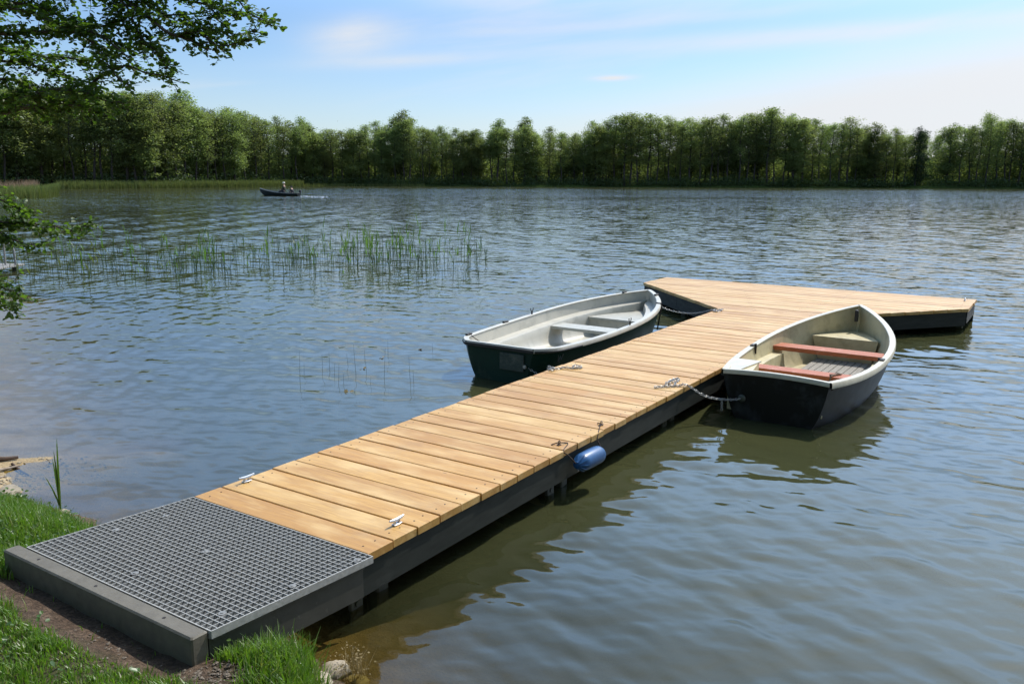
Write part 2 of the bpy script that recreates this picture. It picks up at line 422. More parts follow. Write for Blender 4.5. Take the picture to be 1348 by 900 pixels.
# ground sheet
gx = np.arange(-16, 10.01, 0.085); gy = np.arange(-5, 16.01, 0.085)
X, Y = np.meshgrid(gx, gy)
Z = terrain(X, Y)
def grid_faces(ny, nx):
    i = np.arange(ny * nx).reshape(ny, nx)
    return np.stack([i[:-1, :-1].ravel(), i[:-1, 1:].ravel(), i[1:, 1:].ravel(), i[1:, :-1].ravel()], 1)
def ground_mat():
    k = NT('bank_soil_and_sand')
    tc = k.n('ShaderNodeTexCoord').outputs['Object']
    sand = k.n('ShaderNodeAttribute', attribute_name='sand').outputs['Fac']
    gr = k.n('ShaderNodeAttribute', attribute_name='grassy').outputs['Fac']
    n1 = k.noise(tc, 9, 8, 0.65); n2 = k.noise(tc, 55, 5, 0.7); n3 = k.noise(tc, 2.2, 5)
    soil = k.ramp(n1.outputs[0], [(0.3, (0.075, 0.048, 0.032)), (0.5, (0.14, 0.095, 0.066)), (0.72, (0.23, 0.165, 0.12))])
    soil = k.mix(k.ramp(n2.outputs[0], [(0.42, (0.8, 0.8, 0.8)), (0.6, (0, 0, 0))]), soil, (0.05, 0.036, 0.026))
    snd = k.ramp(n1.outputs[0], [(0.3, (0.36, 0.26, 0.14)), (0.55, (0.45, 0.34, 0.20)), (0.75, (0.52, 0.42, 0.28))])
    snd = k.mix(k.ramp(n3.outputs[0], [(0.5, (0, 0, 0)), (0.72, (0.7, 0.7, 0.7))]), snd, (0.16, 0.115, 0.06))
    snd = k.mix(k.ramp(n2.outputs[0], [(0.58, (0, 0, 0)), (0.68, (0.6, 0.6, 0.6))]), snd, (0.14, 0.10, 0.06))
    col = k.mix(sand, soil, snd)
    # everything below the waterline is wet and filmed with algae
    px_ = k.n('ShaderNodeSeparateXYZ'); k.l(tc, px_.inputs[0])
    wet = k.n('ShaderNodeMapRange'); wet.inputs['From Min'].default_value = .075; wet.inputs['From Max'].default_value = -.26; wet.inputs['To Max'].default_value = .9
    k.l(k.math('ADD', px_.outputs[2], k.math('MULTIPLY', k.math('SUBTRACT', n3.outputs[0], .5), .12)), wet.inputs[0])
    col = k.mix(wet.outputs[0], col, (0.095, 0.083, 0.036))
    col = k.mix(k.math('MULTIPLY', gr, 0.8), col, (0.055, 0.065, 0.022))
    b = k.n('ShaderNodeBsdfPrincipled'); k.l(col, b.inputs['Base Color']); b.inputs['Roughness'].default_value = 0.9; b.inputs['Specular IOR Level'].default_value = 0.2
    k.l(k.bump(k.math('ADD', n1.outputs[0], n2.outputs[0]), 0.8, 0.03), b.inputs['Normal'])
    k.l(b.outputs[0], k.out.inputs[0])
    return k.m
gsand = shade_masks(X, Y); ggr = grass_density(X, Y)
o = np_mesh('shore_ground', np.stack([X.ravel(), Y.ravel(), Z.ravel()], 1), grid_faces(*X.shape), ground_mat(), smooth=True,
            attrs={'sand': gsand.ravel(), 'grassy': ggr.ravel()})
tag(o, kind='structure')
mbed = MB(); mbed.box(-1500, 1500, -300, 2500, -3.2, -2.6)
tag(mbed.build('lake_bed', simple('lake_mud', (0.06, 0.055, 0.035), scale=0.2)), kind='structure')

# ---------------------------------------------------------------- water
def water_mat():
    k = NT('lake_water')
    geo = k.n('ShaderNodeNewGeometry')
    pos = geo.outputs['Position']
    depth = k.n('ShaderNodeAttribute', attribute_name='depth').outputs['Fac']
    chop = k.n('ShaderNodeAttribute', attribute_name='chop').outputs['Fac']
    # facet tilt of the small ripples
    def tilt(scale, rot, amp):
        nz = k.noise(k.mapping(pos, scale, (0, 0, rot)), 1.0, 2.5, 0.55)
        s = k.n('ShaderNodeVectorMath', operation='SUBTRACT'); k.l(nz.outputs['Color'], s.inputs[0]); s.inputs[1].default_value = (0.5, 0.5, 0.5)
        m = k.n('ShaderNodeVectorMath', operation='MULTIPLY'); k.l(s.outputs[0], m.inputs[0]); m.inputs[1].default_value = (amp * 0.6, amp, 0)
        return m.outputs[0]
    a1 = tilt((1.6, 5.0, 1), 0.15, 0.24)
    a2 = tilt((6.0, 14.0, 1), -0.2, 0.22)
    gust = k.noise(k.mapping(pos, (0.03, 0.09, 1), (0, 0, 0.1)), 1.0, 3)
    gm = k.n('ShaderNodeMapRange'); gm.inputs['From Min'].default_value = .35; gm.inputs['From Max'].default_value = .65; gm.inputs['To Min'].default_value = 0.72; gm.inputs['To Max'].default_value = 1.25
    k.l(gust.outputs[0], gm.inputs[0])
    ad = k.n('ShaderNodeVectorMath', operation='ADD'); k.l(a1, ad.inputs[0]); k.l(a2, ad.inputs[1])
    sc1 = k.n('ShaderNodeVectorMath', operation='SCALE'); k.l(ad.outputs[0], sc1.inputs[0]); k.l(k.math('MULTIPLY', chop, gm.outputs[0]), sc1.inputs['Scale'])
    ad2 = k.n('ShaderNodeVectorMath', operation='ADD'); k.l(geo.outputs['Normal'], ad2.inputs[0]); k.l(sc1.outputs[0], ad2.inputs[1])
    nn = k.n('ShaderNodeVectorMath', operation='NORMALIZE'); k.l(ad2.outputs[0], nn.inputs[0])
    N = nn.outputs[0]
    gl = k.n('ShaderNodeBsdfGlossy'); gl.inputs['Roughness'].default_value = 0.05; gl.inputs['Color'].default_value = (1, 1, 1, 1); k.l(N, gl.inputs['Normal'])
    fr = k.n('ShaderNodeFresnel'); fr.inputs['IOR'].default_value = 1.333; k.l(N, fr.inputs['Normal'])
    df = k.n('ShaderNodeBsdfDiffuse')
    mk = k.noise(pos, 0.35, 4)
    k.l(k.mix(k.ramp(mk.outputs[0], [(0.35, (0, 0, 0)), (0.65, (1, 1, 1))]), (0.050, 0.053, 0.022), (0.038, 0.042, 0.019)), df.inputs[0])
    tr = k.n('ShaderNodeBsdfTransparent'); tr.inputs[0].default_value = (0.76, 0.71, 0.42, 1)
    fac = k.math('SUBTRACT', 1.0, k.math('POWER', 2.718, k.math('MULTIPLY', depth, -3.6)), clamp=True)
    body = k.n('ShaderNodeMixShader'); k.l(fac, body.inputs[0]); k.l(tr.outputs[0], body.inputs[1]); k.l(df.outputs[0], body.inputs[2])
    mx = k.n('ShaderNodeMixShader'); k.l(fr.outputs[0], mx.inputs[0]); k.l(body.outputs[0], mx.inputs[1]); k.l(gl.outputs[0], mx.inputs[2])
    k.l(mx.outputs[0], k.out.inputs[0])
    return k.m

R1 = np.exp(np.linspace(math.log(1.2), math.log(70), 1450))
R2 = np.exp(np.linspace(math.log(70), math.log(2600), 90))[1:]
R = np.concatenate([R1, R2])
A = np.radians(np.linspace(-52, 52, 1000))
RR, AA = np.meshgrid(R, A, indexing='ij')
WX, WY = RR * np.sin(AA), RR * np.cos(AA)
LEVEL = 0.055
WD = np.maximum(0, LEVEL - terrain(WX, WY))
WD = np.where((WX < -16) | (WX > 10) | (WY > 16), 2.0, WD)
sheltered = np.clip((np.hypot(WX + 1, WY - 1) - 4) / 16, 0, 1)      # calm beside the bank, choppier out
chop = 0.42 + 0.58 * sheltered ** 0.8
chop = chop * (1 + 2.6 * np.clip((RR - 40) / 110, 0, 1))
chop = chop * np.clip(WD / 0.06, 0.5, 1)
amp_geo = 0.66 + 0.24 * sheltered
amp_geo = amp_geo * np.clip(WD / 0.10, 0.3, 1)
WZ = np.full_like(WX, LEVEL)
wr = np.random.default_rng(4)
p1, p2 = at_z(1000, 700, 0), at_z(1340, 800, 0)
crest = math.atan2(p2.y - p1.y, p2.x - p1.x)
main = crest + PI / 2
step = RR * 0.0028
for lam, slope, n_, spread in ((3.4, .005, 4, .35), (2.1, .007, 5, .4), (1.3, .013, 6, .45), (0.8, .020, 7, .45), (0.5, .027, 9, .5), (0.32, .040, 11, .5), (0.2, .042, 11, .5), (.12, .030, 9, .6)):
    fade = np.clip((lam / (step * 3.2)) - 1, 0, 1)
    for i in range(n_):
        th = main + wr.normal() * spread - 0.35 * sheltered
        L_ = lam * wr.uniform(.8, 1.25); k_ = 2 * PI / L_
        a_ = slope * math.sqrt(2.0 / n_) / k_
        ph = wr.uniform(0, 2 * PI)
        c_, s_ = math.cos(main), math.sin(main)
        arg = k_ * (WX * np.cos(th) + WY * np.sin(th)) + ph + 1.1 * np.sin(k_ * .13 * (WX * s_ - WY * c_) + ph * 3)
        w_ = np.sin(arg)
        w_ = w_ + 0.18 * np.cos(2 * arg)
        WZ += a_ * w_ * fade * amp_geo
# ship-wave stripes of the passing boat in front of the left shore
st_ = at_z(200, 300, 0); en_ = at_z(420, 275, 0)
dv = np.array([en_.x - st_.x, en_.y - st_.y]); dv /= np.hypot(*dv); nv = np.array([-dv[1], dv[0]])
q = (WX - st_.x) * nv[0] + (WY - st_.y) * nv[1]
env = np.exp(-(q / 14) ** 2) * np.clip((RR - 14) / 10, 0, 1) * np.clip((75 - RR) / 20, 0, 1) / (1 + np.exp((WX + 2) / 3))
WZ += 0.020 * np.sin(q * 2 * PI / 2.6 + 0.8 * np.sin(WX * .21)) * env * (0.6 + 0.4 * np.sin(WX * .13 + WY * .07))
o = np_mesh('lake_water', np.stack([WX.ravel(), WY.ravel(), WZ.ravel()], 1), grid_faces(*WX.shape), water_mat(), smooth=True,
            attrs={'depth': WD.ravel(), 'chop': chop.ravel()})
tag(o, kind='structure')

# ---------------------------------------------------------------- jetty
jt = empty('jetty', J(2.905, W / 2, 0), RZ)
tag(jt, 'long jetty of new light planks on a dark frame, widening to a flared end', 'jetty')
S0, T0 = 2.905, W / 2
def jl(s, t, z): return Vector((s - S0, -(t - T0), z))
ZD = 0.40
mb = MB()
FL, FR_ = 11.72, 11.78      # where the flared wings begin
def tleft(s):
    if s < FL: return 0.0
    return max(-2.2, -(s - FL) * 1.0)
def tright(s):
    if s < FR_: return W
    return min(3.0, W + (s - FR_) * 0.80)
s = 2.905; pitch = 0.1965
while s < 14.95 - 0.05:
    s1 = min(s + pitch - rnd.uniform(0.008, 0.0125), 14.955)
    jit = [rnd.uniform(-.004, .004) for _ in range(2)]
    z1 = ZD + rnd.uniform(-.002, .002)
    l0, l1, r0, r1 = tleft(s) + jit[0], tleft(s1) + jit[0], tright(s) + jit[1], tright(s1) + jit[1]
    poly = [(s, l0), (s, r0)]
    brk = 13.805
    if s < brk < s1: poly.append((brk, 3.0))
    poly += [(s1, r1), (s1, l1)]
    if s < 13.92 < s1: poly.append((13.92, -2.2))
    P = [(jl(a, b, 0).x, jl(a, b, 0).y) for a, b in poly]
    # chamfered top
    c = 0.004
    cx = sum(p[0] for p in P) / len(P); cy = sum(p[1] for p in P) / len(P)
    hx = max(abs(p[0] - cx) for p in P); hy = max(abs(p[1] - cy) for p in P)
    Pin = [(cx + (x - cx) * (1 - c / hx), cy + (y - cy) * (1 - c / hy)) for x, y in P]
    n = len(P)
    vs = [(x, y, z1 - 0.045) for x, y in P] + [(x, y, z1 - c) for x, y in P] + [(x, y, z1) for x, y in Pin]
    fs = [tuple(range(n)), tuple(range(3 * n - 1, 2 * n - 1, -1))]
    for lv in range(2):
        fs += [(lv * n + (i + 1) % n, lv * n + i, (lv + 1) * n + i, (lv + 1) * n + (i + 1) % n) for i in range(n)]
    mb.cur = 0; mb.add(vs, fs)
    mb.cur = 1
    ts = [0.075, W - 0.075] if s < FL else [tleft(s) + .12 + i * (tright(s) - tleft(s) - .24) / 3 for i in range(4)]
    for t in ts:
        for f_ in (0.28, 0.72):
            p = jl(s + (s1 - s) * f_, t + rnd.uniform(-.006, .006), z1)
            mb.lathe([(0.0052, -0.002), (0.0052, 0.0012)], 8, Matrix.Translation(p))
    s += pitch
mb.build('deck', [M['deck'], M['screw']], jt)
def beam_between(name, pts, z0, z1, th, side):
    """fascia plate along a station polyline; thickness toward `side`"""
    m = MB()
    for (a, b) in zip(pts[:-1], pts[1:]):
        A_, B_ = jl(*a, 0), jl(*b, 0)
        d = (B_ - A_).normalized(); nrm = Vector((-d.y, d.x, 0)) * side
        poly = [A_, B_, B_ + nrm * th, A_ + nrm * th]
        if side < 0: poly = poly[::-1]
        m.prism([(p.x, p.y) for p in poly], z0, z1)
        for zz, ww in ((z0 - .012, .06), ):                    # lower flange of the channel
            poly2 = [A_, B_, B_ + nrm * ww, A_ + nrm * ww]
            if side < 0: poly2 = poly2[::-1]
            m.prism([(p.x, p.y) for p in poly2], zz, z0 - .0005)
    return m.build(name, M['fascia'], jt)
zb0, zb1 = 0.185, ZD - 0.0475
beam_between('side_beam', [(2.88, W - .012), (11.79, W - .012)], zb0, zb1, 0.03, 1)
beam_between('side_beam', [(2.88, .012), (11.71, .012)], zb0, zb1, 0.03, -1)
beam_between('side_beam', [(11.80, W - .012), (13.80, 2.975)], .16, zb1, 0.03, 1)
beam_between('side_beam', [(11.73, .012), (13.93, -2.185)], .15, zb1, 0.03, -1)
beam_between('end_beam', [(13.84, 2.985), (14.93, 2.985)], .185, zb1, 0.03, 1)
beam_between('end_beam', [(13.95, -2.185), (14.93, -2.185)], .075, zb1, 0.03, -1)
beam_between('end_beam', [(14.94, 2.98), (14.94, -2.18)], .06, zb1, 0.03, 1)
for s_ in (3.05, 5.0, 7.0, 9.0, 11.2, 12.9, 14.5):
    m = MB(); a, b = jl(s_, tleft(s_) + .06, 0), jl(s_, tright(s_) - .06, 0)
    m.box(a.x - .04, a.x + .04, b.y, a.y, 0.20, ZD - .05)
    m.build('cross_beam', M['fascia'], jt)
    for sg, t in ((-1, tleft(s_) + .15), (1, tright(s_) - .17)):
        p = jl(s_ + .1, t, 0)
        pm = MB(); pm.rbox(p.x - .045, p.x + .045, p.y - .045, p.y + .045, -2.55, 0.355, .008)
        pm.build('pile', M['pile'], jt)
        if s_ < 8:
            p = jl(s_ - .12, t + .05 * sg, 0)
            bm_ = MB(); bm_.rbox(p.x - .045, p.x + .045, p.y - .012, p.y + .012, -.2, 0.145, .004)
            q_ = Vector((p.x, p.y - sg * .013, 0.085))
            bm_.lathe([(0.016, 0), (0.016, .006)], 10, Matrix.Translation(q_) @ Matrix.Rotation(PI / 2 * sg, 4, 'X'))
            bm_.build('bracket', M['pile'], jt, smooth=True)
# cleats
def cleat(s_, t_):
    c = jl(s_, t_, ZD)
    m = MB()
    m.rbox(c.x - .032, c.x + .032, c.y - .013, c.y + .013, ZD + .0025, ZD + .008, .002)
    for d in (-.017, .017):
        m.tube([(c.x + d, c.y, ZD + .005), (c.x + d * .9, c.y, ZD + .026)], [.010, .007], 8)
    m.tube([(c.x - .058, c.y, ZD + .036), (c.x - .035, c.y, ZD + .031), (c.x, c.y, ZD + .028), (c.x + .035, c.y, ZD + .031), (c.x + .058, c.y, ZD + .036)], [.005, .009, .010, .009, .005], 8)
    m.build('cleat', M['cleat'], jt, smooth=True)
cleat(3.24, 0.06); cleat(3.26, 1.26)
cleat(14.7, 2.86)
def eyelet(s_, t_):
    c = jl(s_, t_, ZD)
    m = MB()
    m.lathe([(0.016, 0.0005), (0.016, .005)], 12, Matrix.Translation(c))
    m.tube([(c.x + .013 * math.cos(a), c.y, ZD + .018 + .014 * math.sin(a)) for a in np.linspace(0, 2 * PI, 12, endpoint=False)], .0035, 6, closed=True)
    m.build('eyelet', M['rope'], jt, smooth=True)
EY = [(4.95, 1.29), (5.55, 1.31)]
for e in EY: eyelet(*e)

# fender
fd = empty('boat_fender', J(5.12, 1.448, 0.285), RZ)
tag(fd, 'blue cylindrical fender hanging level by two dark cords against the jetty side', 'fender')
m = MB()
prof = [(r_ * .87, z_ * .93) for r_, z_ in [(0.012, -.205), (0.028, -.20), (0.035, -.185), (0.058, -.155), (0.072, -.125), (0.075, -.10), (0.0765, 0), (0.075, .10), (0.071, .125), (0.056, .152), (0.035, .172), (0.028, .188), (0.012, .193)]]
m.lathe(prof, 24, Matrix.Rotation(PI / 2, 4, 'Y') @ Matrix.Rotation(.05, 4, 'X'))
for k in range(10):     # ribs of the moulded ends
    a = 2 * PI * k / 10
    m.tube([(-.182, .019 * math.cos(a), .019 * math.sin(a)), (-.149, .050 * math.cos(a), .050 * math.sin(a)), (-.116, .0635 * math.cos(a), .0635 * math.sin(a))], [.006, .005, .002], 5)
m.build('body', M['fender'], fd, smooth=True)
def resample(pts, step):
    out = []; P = [Vector(p) for p in pts]
    # catmull-rom
    dense = []
    for i in range(len(P) - 1):
        a, b, c, d = P[max(i - 1, 0)], P[i], P[i + 1], P[min(i + 2, len(P) - 1)]
        for k in range(24):
            t = k / 24
            dense.append(0.5 * ((2 * b) + (c - a) * t + (2 * a - 5 * b + 4 * c - d) * t * t + (3 * b - a - 3 * c + d) * t ** 3))
    dense.append(P[-1])
    acc = 0; out = [dense[0]]
    for a, b in zip(dense[:-1], dense[1:]):
        acc += (b - a).length
        if acc >= step: out.append(b); acc = 0
    return out
def to_f(s_, t_, z_): return Vector((s_ - 5.12, -(t_ - 1.465), z_ - .295))
for sg, e in ((-1, EY[0]), (1, EY[1])):
    m = MB()
    ze = ZD
    a = to_f(e[0], e[1], ze + .024); 
    pts = [a, to_f(e[0] + .03 * -sg, e[1] + .03, ze + .022), to_f(e[0] - .06 * sg, 1.345, ze + .012), to_f(5.12 + sg * .26, 1.392, ze + .006), to_f(5.12 + sg * .22, 1.405, ze - .03), to_f(5.12 + sg * .20, 1.44, .33), Vector((sg * .19, 0, 0))]
    m.tube(resample(pts, .02), .0042, 6)
    m.tube([a + Vector((0, .0, .0)), a + Vector((.03 * sg, .03, -.012)), a + Vector((.05 * sg, -.01, -.018))], .004, 6)
    m.build('cord', M['rope'], fd, smooth=True)

# gangway grating
gw = empty('grating_ramp', J(1.946, W / 2, 0), RZ)
tag(gw, 'square galvanised steel grating forming the ramp between the bank and the wooden jetty', 'ramp')
GL = 2.898 - 1.946
def gz(x): return 0.445 + (0.397 - 0.445) * x / GL
def gl_(x, t): return (x, -(t - W / 2))
t0g, t1g = 0.0, 1.418
m = MB()
nb = 40
def sbar(x0, x1, t, w_, zt, zb):
    y = -(t - W / 2)
    vs = [(x0, y - w_, gz(x0) - zb), (x1, y - w_, gz(x1) - zb), (x1, y + w_, gz(x1) - zb), (x0, y + w_, gz(x0) - zb),
          (x0, y - w_, gz(x0) - zt), (x1, y - w_, gz(x1) - zt), (x1, y + w_, gz(x1) - zt), (x0, y + w_, gz(x0) - zt)]
    m.add(vs, [(3, 2, 1, 0), (4, 5, 6, 7), (0, 1, 5, 4), (1, 2, 6, 5), (2, 3, 7, 6), (3, 0, 4, 7)])
for i in range(1, nb):
    sbar(0.003, GL - .004, t0g + (t1g - t0g) * i / nb, .0012, .0, .024)
nc = 28
for i in range(1, nc):
    x = GL * i / nc
    m.box(x - .0017, x + .0017, -(t1g - W / 2) + .002, -(t0g - W / 2) - .002, gz(x) - .008, gz(x) + .0008)
m.build('grating', M['galv'], gw)
m = MB()
for t in (t0g, t1g): sbar(0, GL, t, .0025, -.0015, .034)
for x in (0.0015, GL - .0015): m.box(x - .0025, x + .0025, -(t1g - W / 2), -(t0g - W / 2), gz(x) - .034, gz(x) + .0012)
m.build('edge_frame', M['galv'], gw)
for (px, py) in ((218, 676), (152, 698), (271, 725), (178, 758), (385, 770), (293, 811), (470, 731)):
    p = at_z(px, py, .425); s_, t_ = ST(p.x, p.y); x = min(max(s_ - 1.946, .03), GL - .03)
    y = -(t_ - W / 2)
    m = MB()
    m.lathe([(0.017, .001), (0.018, .003), (0.009, .0035), (0.007, .006), (0.0, .006)], 14, Matrix.Translation((x, y, gz(x))))
    m.build('clip', M['galv_clip'], gw, smooth=True)
for t, sg in ((t1g, 1), (t0g, -1)):
    m = MB()
    y = -(t - W / 2)
    ya, yb = sorted((y + sg * .004, y + sg * .010))
    def plate(x0, x1, za, zb, ya, yb):
        vs = [(x, yy, gz(x) - zz) for zz in (zb, za) for yy in (ya, yb) for x in (x0, x1)]
        m.add(vs, [(0, 2, 3, 1), (4, 5, 7, 6), (0, 1, 5, 4), (2, 6, 7, 3), (0, 4, 6, 2), (1, 3, 7, 5)])
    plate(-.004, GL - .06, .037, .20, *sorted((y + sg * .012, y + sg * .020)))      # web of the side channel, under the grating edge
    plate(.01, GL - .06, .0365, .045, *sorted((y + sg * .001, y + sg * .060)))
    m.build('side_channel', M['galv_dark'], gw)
# landward beam
kb = empty('edge_beam', J(1.904, 0.67, 0.30), RZ)
tag(kb, 'dark grey squared beam lying on the soil along the landward edge of the grating', 'beam')
m = MB(); m.rbox(-.042, .037, -.737, .732, -.10, .1475, .007)
o = m.build('beam', M['kerb'], kb)
m = MB()
for y in (-.5, .0, .48): m.lathe([(0.008, 0), (0.008, .0008)], 10, Matrix.Translation((0, y, .1475)))
m.build('bolt_head', M['screw'], kb)

# ---------------------------------------------------------------- boats
def smoothstep(a, b, x):
    t = np.clip((x - a) / (b - a), 0, 1); return t * t * (3 - 2 * t)
class Boat:
    def __init__(s, L, B, bt, zt, zb, zm, pw, qw, draft, flare=.16, chine=.5):
        s.__dict__.update(locals())
        s.um = .42; s.quarter = 0.0
    def b(s, u):
        um = s.um
        if u < um: return (s.bt + (s.B - s.bt) * (1 - ((um - u) / um) ** 2)) * (1 - s.quarter * (1 - min(u / .075, 1)) ** 2.2)
        return s.B * max(0, 1 - ((u - um) / (1 - um)) ** s.pw) ** (1 / s.qw)
    def zg(s, u): return s.zt + (s.zb - s.zt) * u * u - s.zm * u * (1 - u)
    def zk(s, u): return -s.draft * (1 - .5 * (1 - min(u / .25, 1)) ** 2) + (s.zb * .62 + s.draft) * max(0, (u - .70) / .30) ** 2.6
    def sec(s, u, side, off=0.0, n=12):
        """gunwale to keel"""
        out = []
        b, zg, zk = max(s.b(u) - off, 0.0), s.zg(u), s.zk(u) + off
        for i in range(n + 1):
            th = i / n * PI / 2
            y = b * (math.cos(th) ** s.chine)
            z = zk + (zg - zk) * (1 - math.sin(th) ** (.85 / max(s.chine, .3) * .6))
            fz = (zg - z) / max(zg - zk, 1e-4)
            y *= 1 - s.flare * fz * (1 - fz * .3)
            out.append((u * s.L, side * y, z))
        return out
US = list(np.linspace(0, .075, 9)) + list(np.linspace(.10, .86, 28)) + list(1 - .14 * (1 - np.linspace(0, 1, 16)[1:]) ** 2)

def make_hull(bt, parent, mat):
    m = MB()
    rows = [bt.sec(u, 1) + bt.sec(u, -1)[::-1][1:] for u in US]
    m.grid(rows)
    n = len(rows[0])
    m.add(rows[0], [tuple(range(n))])
    return m.build('hull', mat, parent, smooth=True)

def make_liner(bt, parent, mat, ledge=None, floor=.0, th=.035, name='interior', u1=.985, fl_curve=.8):
    """inner skin: gunwale -> (ledge) -> floor, mirrored"""
    m = MB()
    uu = [u for u in list(np.linspace(th / bt.L, .08, 8)) + list(np.linspace(.10, u1, 38))]
    rows = []
    for u in uu:
        b = max(bt.b(u) - th, .004); zg = bt.zg(u) - .002
        zf = max(floor, bt.zk(u) + .05)
        zf = min(zf, zg - .02)
        k = smoothstep(1.0, .80, np.float64(u)) if False else 1.0
        half = []
        if ledge:
            lw = ledge[1] * float(1 - smoothstep(ledge[2], ledge[2] + .06, u)) if len(ledge) > 2 else ledge[1]
            zl = zg - ledge[0]
            bi = b * (1 - bt.flare * .25)
            half = [(b, zg), (b * (1 - bt.flare * .1), zg - ledge[0] * .5), (bi, zl), (max(bi - lw, b * .25), zl - .004), (max(bi - lw - .012, b * .24), zl - .03)]
            b2 = max(bi - lw - .02, b * .22)
            for i in range(1, 7):
                t = i / 6 * PI / 2
                half.append((b2 * (1 - .26 * (1 - math.cos(t))), zl - .03 + (zf - zl + .03) * math.sin(t)))
            half.append((0, zf))
        else:
            for i in range(11):
                t = i / 10 * PI / 2
                y = b * (math.cos(t) ** bt.chine) if i < 10 else 0
                z = bt.zk(u) + .04 + (zg - bt.zk(u) - .04) * (1 - math.sin(t) ** (.85 / max(bt.chine, .3) * .6))
                fz = (zg - z) / max(zg - bt.zk(u), 1e-4)
                y *= 1 - bt.flare * fz * (1 - .3 * fz)
                half.append((y, max(z, zf)))
        row = [(u * bt.L, y, z) for y, z in half] + [(u * bt.L, -y, z) for y, z in half[::-1][1:]]
        rows.append(row)
    m.grid([r_[::-1] for r_ in rows])
    n = len(rows[0])
    m.add(rows[0], [tuple(range(n - 1, -1, -1))])
    m.add(rows[-1], [tuple(range(n))])
    return m.build(name, mat, parent, smooth=True)

def make_rail(bt, parent, mat, wd=.05, ht=.038, name='gunwale', inset=.036, outset=.012, transom=True, lift=.006):
    m = MB()
    ring = [(u * bt.L, bt.b(u), bt.zg(u)) for u in US] + [(u * bt.L, -bt.b(u), bt.zg(u)) for u in US[::-1][1:]]
    prof = [(-inset, 0.0), (-inset + .006, lift), (outset - .008, lift), (outset, -.006), (outset, -ht + .006), (outset - .006, -ht), (-.004, -ht)]
    pts = [Vector(p) for p in ring]
    rows = []
    for i, p in enumerate(pts):
        d = pts[min(i + 1, len(pts) - 1)] - pts[max(i - 1, 0)]; d.z = 0; d.normalize()
        nrm = Vector((d.y, -d.x, 0))
        nrm = nrm if nrm.dot(Vector((p.x - bt.L * .4, p.y, 0))) > 0 or abs(p.y) < .02 else -nrm
        if abs(p.y) < .02 and p.x > bt.L * .9: nrm = Vector((1, 0, 0))
        rows.append([p + nrm * a + Vector((0, 0, z)) for a, z in prof])
    m.grid(rows)
    if transom:
        zt = bt.zg(0); y0 = bt.b(0)
        N = 14
        tp = [(-.010, -.035), (-.012, -.004), (-.006, lift - .001), (.034, lift - .001), (.036, 0.0), (.036, -.02)]
        m.grid([[Vector((a, y0 - 2 * y0 * i / N, zt + z + bt.camber * (1 - (2 * i / N - 1) ** 2))) for a, z in tp] for i in range(N + 1)])
    return m.build(name, mat, parent, smooth=True)

def rowlock(parent, x, y, z, mat):
    m = MB()
    m.tube([(x, y, z), (x, y, z + .05)], .011, 8)
    m.tube([(x + .03 * math.cos(a), y, z + .075 + .03 * math.sin(a)) for a in np.linspace(-PI * 1.15, PI * .15, 10)], .006, 6)
    m.build('rowlock', mat, parent, smooth=True)

# --- green boat
b1 = Boat(3.87, .724, .577, .459, .645, .029, 2.625, 1.113, .13, .17, .52); b1.camber = 0.0; b1.quarter = .24
g1 = empty('rowing_boat', J(7.455, -.930, 0), RZ - .003)
tag(g1, 'dark green rowing boat with white interior, moored along the left edge of the jetty', 'rowing boat')
make_hull(b1, g1, M['hull_green'])
make_liner(b1, g1, M['white_gel'], ledge=(.135, .15), floor=.115)
make_rail(b1, g1, M['white_gel'], inset=.045, outset=.020, ht=.045)
# dark rubbing strip along the transom and quarters
m = MB()
m.rbox(-.030, -.0125, -b1.b(0) - .008, b1.b(0) + .008, b1.zt - .045, b1.zt - .008, .004)
for sg in (1, -1):
    m.tube([(u * b1.L - .004, sg * (b1.b(u) + .020), b1.zg(u) - .03) for u in np.linspace(0, .16, 14)], .013, 8)
m.build('rubbing_strip', M['rubber'], g1, smooth=True)
m = MB(); m.rbox(-.024, -.0015, -.33, -.02, .20, .385, .004); m.build('outboard_board', M['plate'], g1)
def thwart(bt, par, x0, x1, z, mat, th=.03, name='thwart', shrink=.06):
    u0, u1 = x0 / bt.L, x1 / bt.L
    m = MB()
    y0, y1 = bt.b(u0) - shrink, bt.b(u1) - shrink
    poly = [(x0, -y0), (x1, -y1), (x1, y1), (x0, y0)]
    m.prism(poly, z - th, z - .004)
    m.prism([(x0 + .005, -y0), (x1 - .005, -y1), (x1 - .005, y1), (x0 + .005, y0)], z - .0038, z)
    return m.build(name, mat, par)
thwart(b1, g1, 9.39 - 7.475, 9.70 - 7.475, .345, M['grey_seat'], .035, shrink=.20)
# moulded pedestals holding the thwart
for sg in (1, -1):
    m = MB()
    rows = []
    for x in np.linspace(1.94, 2.21, 6):
        rr = []
        for i in range(8):
            t = i / 7
            y = sg * (b1.b(x / b1.L) - .21 - .10 * math.sin(t * PI) * 0 - .16 * t ** 2)
            rr.append((x, y * 1.0, .312 - .26 * t))
        rows.append(rr)
    m.grid(rows)
    m.build('thwart_support', M['white_gel'], g1, smooth=True)
